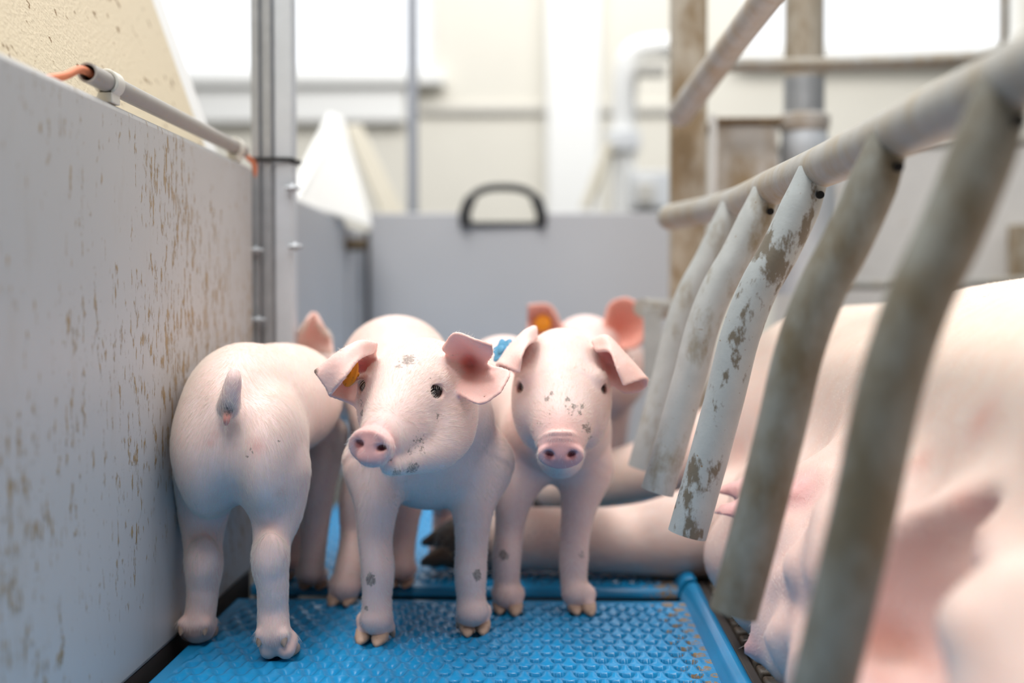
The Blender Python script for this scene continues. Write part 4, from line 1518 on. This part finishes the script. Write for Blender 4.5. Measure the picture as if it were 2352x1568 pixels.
    def paint(pt):
        pt.near(el.reshape(-1, 3), 0.008, (0.93, 0.64, 0.58), 0.85, fur=0.35, length=0.6)
        pt.near(er.reshape(-1, 3), 0.008, (0.93, 0.62, 0.55), 0.9, fur=0.3, length=0.6)
        pt.ball(P(1404, 832, 1.250), 0.019, RED, 0.95, 0.7, fur=0)
        pt.ball(P(1208, 808, 1.25), 0.012, RED, 0.5, 0.9, fur=0)
        pt.ball(sn, 0.028, (0.80, 0.42, 0.42), 0.95, 0.45, fur=0.0)
        pt.ball(P(1288, 990, 1.17), (0.034, 0.03, 0.026), (0.82, 0.50, 0.45), 0.85, 0.7, fur=0.25)
        for px in (1262, 1313):
            pt.ball(P(px, 1046, 1.162), 0.0058, (0.22, 0.06, 0.08), 1, 0.6)
        for e in (e1, e2):
            pt.ball(e[0] + e[1][:, 2] * 0.004, 0.0155, (0.80, 0.48, 0.42), 0.8, 0.5, fur=0.0)
        for px, py, r in ((1257, 914, .004), (1266, 902, .003), (1302, 914, .004), (1318, 932, .006), (1309, 943, .006), (1336, 930, .004), (1300, 928, .003), (1264, 948, .0025),
                          (1342, 975, .007), (1350, 985, .005), (1356, 1010, .005), (1240, 968, .003), (1342, 850, .002), (1330, 945, .004)):
            pt.dirt(P(px, py, 1.19), (r * 1.5, 0.05, r * 1.5), 0.62)
        pt.dirt(P(1157, 1275, 1.315), (.009, .012, .010), 0.75)
        pt.dirt(P(1338, 1275, 1.32), (.007, .012, .009), 0.6)
        pt.dirt(P(1200, 1215, 1.315), (.004, .012, .006), 0.5)

    def flow(p, n):
        f = np.zeros_like(p)
        f[:, 2] = -0.8
        f[:, 1] = 0.9
        d = np.linalg.norm(p - P(1290, 920, 1.22), axis=1, keepdims=True)
        w = np.clip((0.125 - d) / 0.04, 0, 1)
        rad = p - P(1288, 965, 1.18)
        rad /= np.linalg.norm(rad, axis=1, keepdims=True) + 1e-6
        return f * (1 - w) + (rad + np.array([0, 0.4, 0.25])) * w

    finish(root, sc, paint, flow, 140000, 0.0066)
    eye_ball(root, e1)
    eye_ball(root, e2)
    ear_tag(root, P(1157, 806, 1.245), (-0.62, -0.65, 0.42), 0.0125, M_TAG_B, star=6, label='blue toothed ear tag')
    return root


# ---- E: piglet half hidden behind the right one
def piglet_e():
    root = thing('piglet', P(1350, 1150, 2.0) * np.array([1, 1, 0]), 'blurred piglet with orange tag in its ear, half hidden behind the right one', 'piglet', GROUP)
    sc = Sculpt((-0.03, 1.58, -0.004), (0.20, 2.42, 0.37), 0.003)
    sc.ell(P(1380, 845, 1.98), (0.062, 0.08, 0.066), k=0.02)
    sc.chain([(P(1385, 850, 1.98), 0.064), (np.array([0.085, 2.14, 0.21]), 0.066), (np.array([0.09, 2.26, 0.205]), 0.062)], 0.03)
    sc.ell(P(1345, 800, 1.82), (0.052, 0.06, 0.050), k=0.03)
    sc.chain(c3((1345, 840, 1.77, 0.040), (1350, 900, 1.71, 0.026)), 0.016)
    sc.disc(P(1351, 905, 1.695), (0.021, 0.017), 0.007, frame_from((0.05, -1, -0.3)), 0.004, 0.005)
    sc.chain(c3((1370, 840, 1.86, 0.05), (1385, 860, 1.95, 0.06)), 0.03)
    el = ear(sc, [[(1290, 752, 1.79), (1285, 770, 1.81), (1275, 795, 1.80)],
                  [(1262, 703, 1.785), (1250, 750, 1.82), (1240, 790, 1.79)],
                  [(1215, 702, 1.78), (1212, 735, 1.80), (1208, 775, 1.775)],
                  [(1187, 708, 1.775), (1188, 725, 1.78), (1195, 750, 1.77)]], 0.0035, 0.0028)
    er = ear(sc, [[(1388, 750, 1.79), (1400, 775, 1.81), (1405, 800, 1.80)],
                  [(1402, 700, 1.785), (1430, 760, 1.82), (1440, 800, 1.79)],
                  [(1435, 686, 1.78), (1460, 745, 1.80), (1462, 795, 1.775)],
                  [(1462, 696, 1.775), (1478, 735, 1.78), (1482, 775, 1.77)]], 0.0035, 0.0028)
    for x, y in ((0.045, 1.99), (0.098, 2.0), (0.06, 2.27), (0.13, 2.27)):
        sc.chain([(np.array([x, y, 0.16]), 0.030), (np.array([x, y - .01, 0.09]), 0.018), (np.array([x, y, 0.03]), 0.014)], 0.015)
        foot(sc, root, np.array([x, y, 0.03]), 0.014, [np.array([x - .009, y - .01, 0]), np.array([x + .009, y - .01, 0])], (0, -1, 0))
    e1 = eye_at(root, sc, P(1305, 812, 1.775), (-0.6, -0.8, 0.0), 0.0072)
    e2 = eye_at(root, sc, P(1388, 812, 1.775), (0.6, -0.8, 0.0), 0.0072)

    def paint(pt):
        pt.near(el.reshape(-1, 3), 0.009, (0.84, 0.44, 0.36), 0.9)
        pt.near(er.reshape(-1, 3), 0.009, (0.84, 0.40, 0.32), 0.95)
        pt.ball(P(1351, 905, 1.69), 0.026, (0.8, 0.44, 0.42), 0.9, 0.5)
        pt.dirt(P(1352, 745, 1.77), (.006, .02, .008), 0.6)
    finish(root, sc, paint, None, 0, 0)
    eye_ball(root, e1)
    eye_ball(root, e2)
    ear_tag(root, P(1247, 742, 1.795), (0.05, -1, 0.1), 0.0125, M_TAG_O, label='orange round ear tag')


piglet_a()
piglet_b()
piglet_c()
piglet_e()

# ================================================================== SOW lying on her side behind the bars
def sow():
    root = thing('sow', (0.5, 1.0, 0), 'large pink sow lying on her side behind the crate bars', 'sow')
    sc = Sculpt((-0.22, 0.02, -0.012), (1.02, 2.62, 0.44), 0.0075)
    v = lambda *a: np.array(a)
    sc.chain([(v(.55, .55, .175), .178), (v(.55, .90, .18), .182), (v(.53, 1.30, .175), .178), (v(.49, 1.62, .165), .168), (v(.45, 1.92, .15), .135), (v(.43, 2.10, .135), .115)], .08)
    sc.chain([(v(.46, .50, .18), .165), (v(.44, .9, .185), .165), (v(.43, 1.3, .17), .160), (v(.40, 1.58, .15), .140)], .08)
    # udder, two rows
    for y, z, r in ((.62, .11, .105), (.78, .11, .11), (.94, .11, .105), (1.10, .11, .10), (1.25, .105, .09), (1.38, .10, .08)):
        sc.ell(v(.285, y, z), (r, .10, r * .95), k=.04)
    for y in (.70, .86, 1.02, 1.18, 1.32):
        sc.ell(v(.245, y, .06), (.075, .078, .06), k=.035)
    # head
    sc.ell(v(.41, 2.22, .135), (.095, .13, .10), k=.05)
    sc.chain([(v(.40, 2.30, .13), .08), (v(.37, 2.45, .10), .055), (v(.36, 2.53, .09), .048)], .03)
    # shoulder and front legs stretched towards the piglets
    sc.ell(v(.36, 1.62, .17), (.13, .17, .15), k=.06)
    sc.chain([(v(.32, 1.55, .08), .075), (v(.19, 1.50, .055), .056), (v(.10, 1.49, .045), .0425), (v(-.02, 1.505, .043), .039), (v(-.075, 1.505, .041), .038), (v(-.108, 1.505, .036), .033)], .03)
    sc.chain([(v(.34, 1.76, .16), .085), (v(.22, 1.77, .115), .055), (v(.12, 1.785, .085), .041), (v(.02, 1.80, .058), .036), (v(-.01, 1.80, .055), .034)], .03)
    # rear: thigh and groin
    sc.chain([(v(.50, .40, .20), .17), (v(.36, .34, .15), .11), (v(.22, .26, .11), .06), (v(.14, .18, .09), .05)], .05)
    sc.chain([(v(.42, .44, .12), .12), (v(.30, .40, .09), .09), (v(.24, .30, .06), .06)], .03)
    # groin: deep crease between the last gland and the thigh
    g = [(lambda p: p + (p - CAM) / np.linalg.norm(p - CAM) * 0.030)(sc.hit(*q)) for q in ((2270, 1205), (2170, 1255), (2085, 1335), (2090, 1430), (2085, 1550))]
    sc.chain([(g[0], .012), (g[1], .024), (g[2], .042), (g[3], .048), (g[4], .044)], .025, cut=True)
    sc.chain([(sc.hit(2240, 1420), .010), (sc.hit(2330, 1350), .012)], .04)
    # folds along the udder
    for q, r in ((((1830, 1150), (1818, 1220), (1805, 1310)), .005), (((1850, 1120), (1900, 1075), (1945, 1040)), .006), (((1770, 1370), (1830, 1395), (1860, 1420)), .005),
                 (((1745, 1390), (1735, 1470), (1745, 1560)), .007), (((2000, 1480), (2070, 1520), (2120, 1560)), .008)):
        sc.chain([(sc.hit(*p), r) for p in q], .03, cut=True)
    sc.chain([(v(.30, 1.42, .29), .006), (v(.25, 1.38, .20), .008), (v(.22, 1.36, .10), .008)], .04, cut=True)
    # teats
    T = [(sc.hit(1866, 1126), v(-1, -.15, -.12), .026), (sc.hit(1704, 1122), v(-1, -.15, -.05), .024), (sc.hit(1702, 1168), v(-1, -.15, -.08), .024),
         (sc.hit(1740, 1490), v(-1, -.1, -.1), .004)]
    for p, d, L in T:
        d = d / np.linalg.norm(d)
        sc.chain([(p - d * .03, .018), (p, .0105), (p + d * L * .5, .0075), (p + d * L, .0058)], .010)
    V, Q = sc.mesh()
    pt = Paint(V, (0.84, 0.66, 0.58))
    zz = np.clip((V[:, 2] - .2) / .12, 0, 1)[:, None]
    pt.C = pt.C * (1 - zz * .5) + np.array((0.82, 0.70, 0.56)) * zz * .5
    pt.ball(v(.22, .95, .10), (.12, .55, .14), (0.82, 0.56, 0.51), .7, .8)
    for p, d, L in T:
        pt.ball(p + d * L * .5, .03, (0.80, 0.42, 0.42), .7, .7)
    pt.ball(g[2], .07, (0.44, 0.25, 0.25), .8, .9)  # purple groin skin; these three also paint in the crease's shade
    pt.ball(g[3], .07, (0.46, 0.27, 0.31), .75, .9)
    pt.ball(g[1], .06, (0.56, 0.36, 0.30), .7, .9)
    for q, r in (((2260, 970), .03), ((1700, 1050), .03), ((1760, 1000), .03), ((2110, 1060), .02), ((2250, 1160), .02), ((2210, 1150), .012)):
        pt.ball(sc.hit(*q), r, (0.74, 0.40, 0.34), .5, .9)
    pt.dirt(v(.0, 1.48, .05), (.14, .1, .06), .30)
    pt.dirt(v(-.10, 1.50, .035), (.06, .06, .06), .75, .5)
    pt.ball(v(-.12, 1.50, .03), (.09, .08, .08), (.06, .04, .03), .95, .6)
    pt.ball(v(.03, 1.80, .03), (.10, .09, .05), (.20, .13, .07), .9, .7)
    pt.ball(v(.10, 1.78, .06), (.12, .09, .07), (.52, .36, .22), .6, .8)
    pt.dirt(v(.0, 1.8, .05), (.08, .08, .06), .4)
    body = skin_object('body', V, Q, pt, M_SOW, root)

    def flow(p, n):
        f = np.zeros_like(p)
        f[:, 1] = -1.0
        f[:, 0] = -0.5
        return f
    grow_fur('bristles', V, Q, pt, flow, 30000, 0.012, 0.00011, M_FUR, root, lift=.2)
    M_H2 = plain('dirty_hoof', (0.10, 0.065, 0.04), 0.6, var=.3, dirt=(.42, .33, .22), dirt_lo=.6, dirt_hi=.7, dirt_scale=60)
    for p, f in ((v(-.122, 1.492, .012), (-1, -.1, 0)), (v(-.124, 1.520, .03), (-1, .1, 0)), (v(-.02, 1.785, .03), (-1, -.1, 0)), (v(-.022, 1.815, .045), (-1, .1, 0))):
        h = hoof(root, p, f, w=.019, l=.034, h=.036)
        h.data.materials[0] = M_H2
    # ear flopped by the head
    return root


sow()
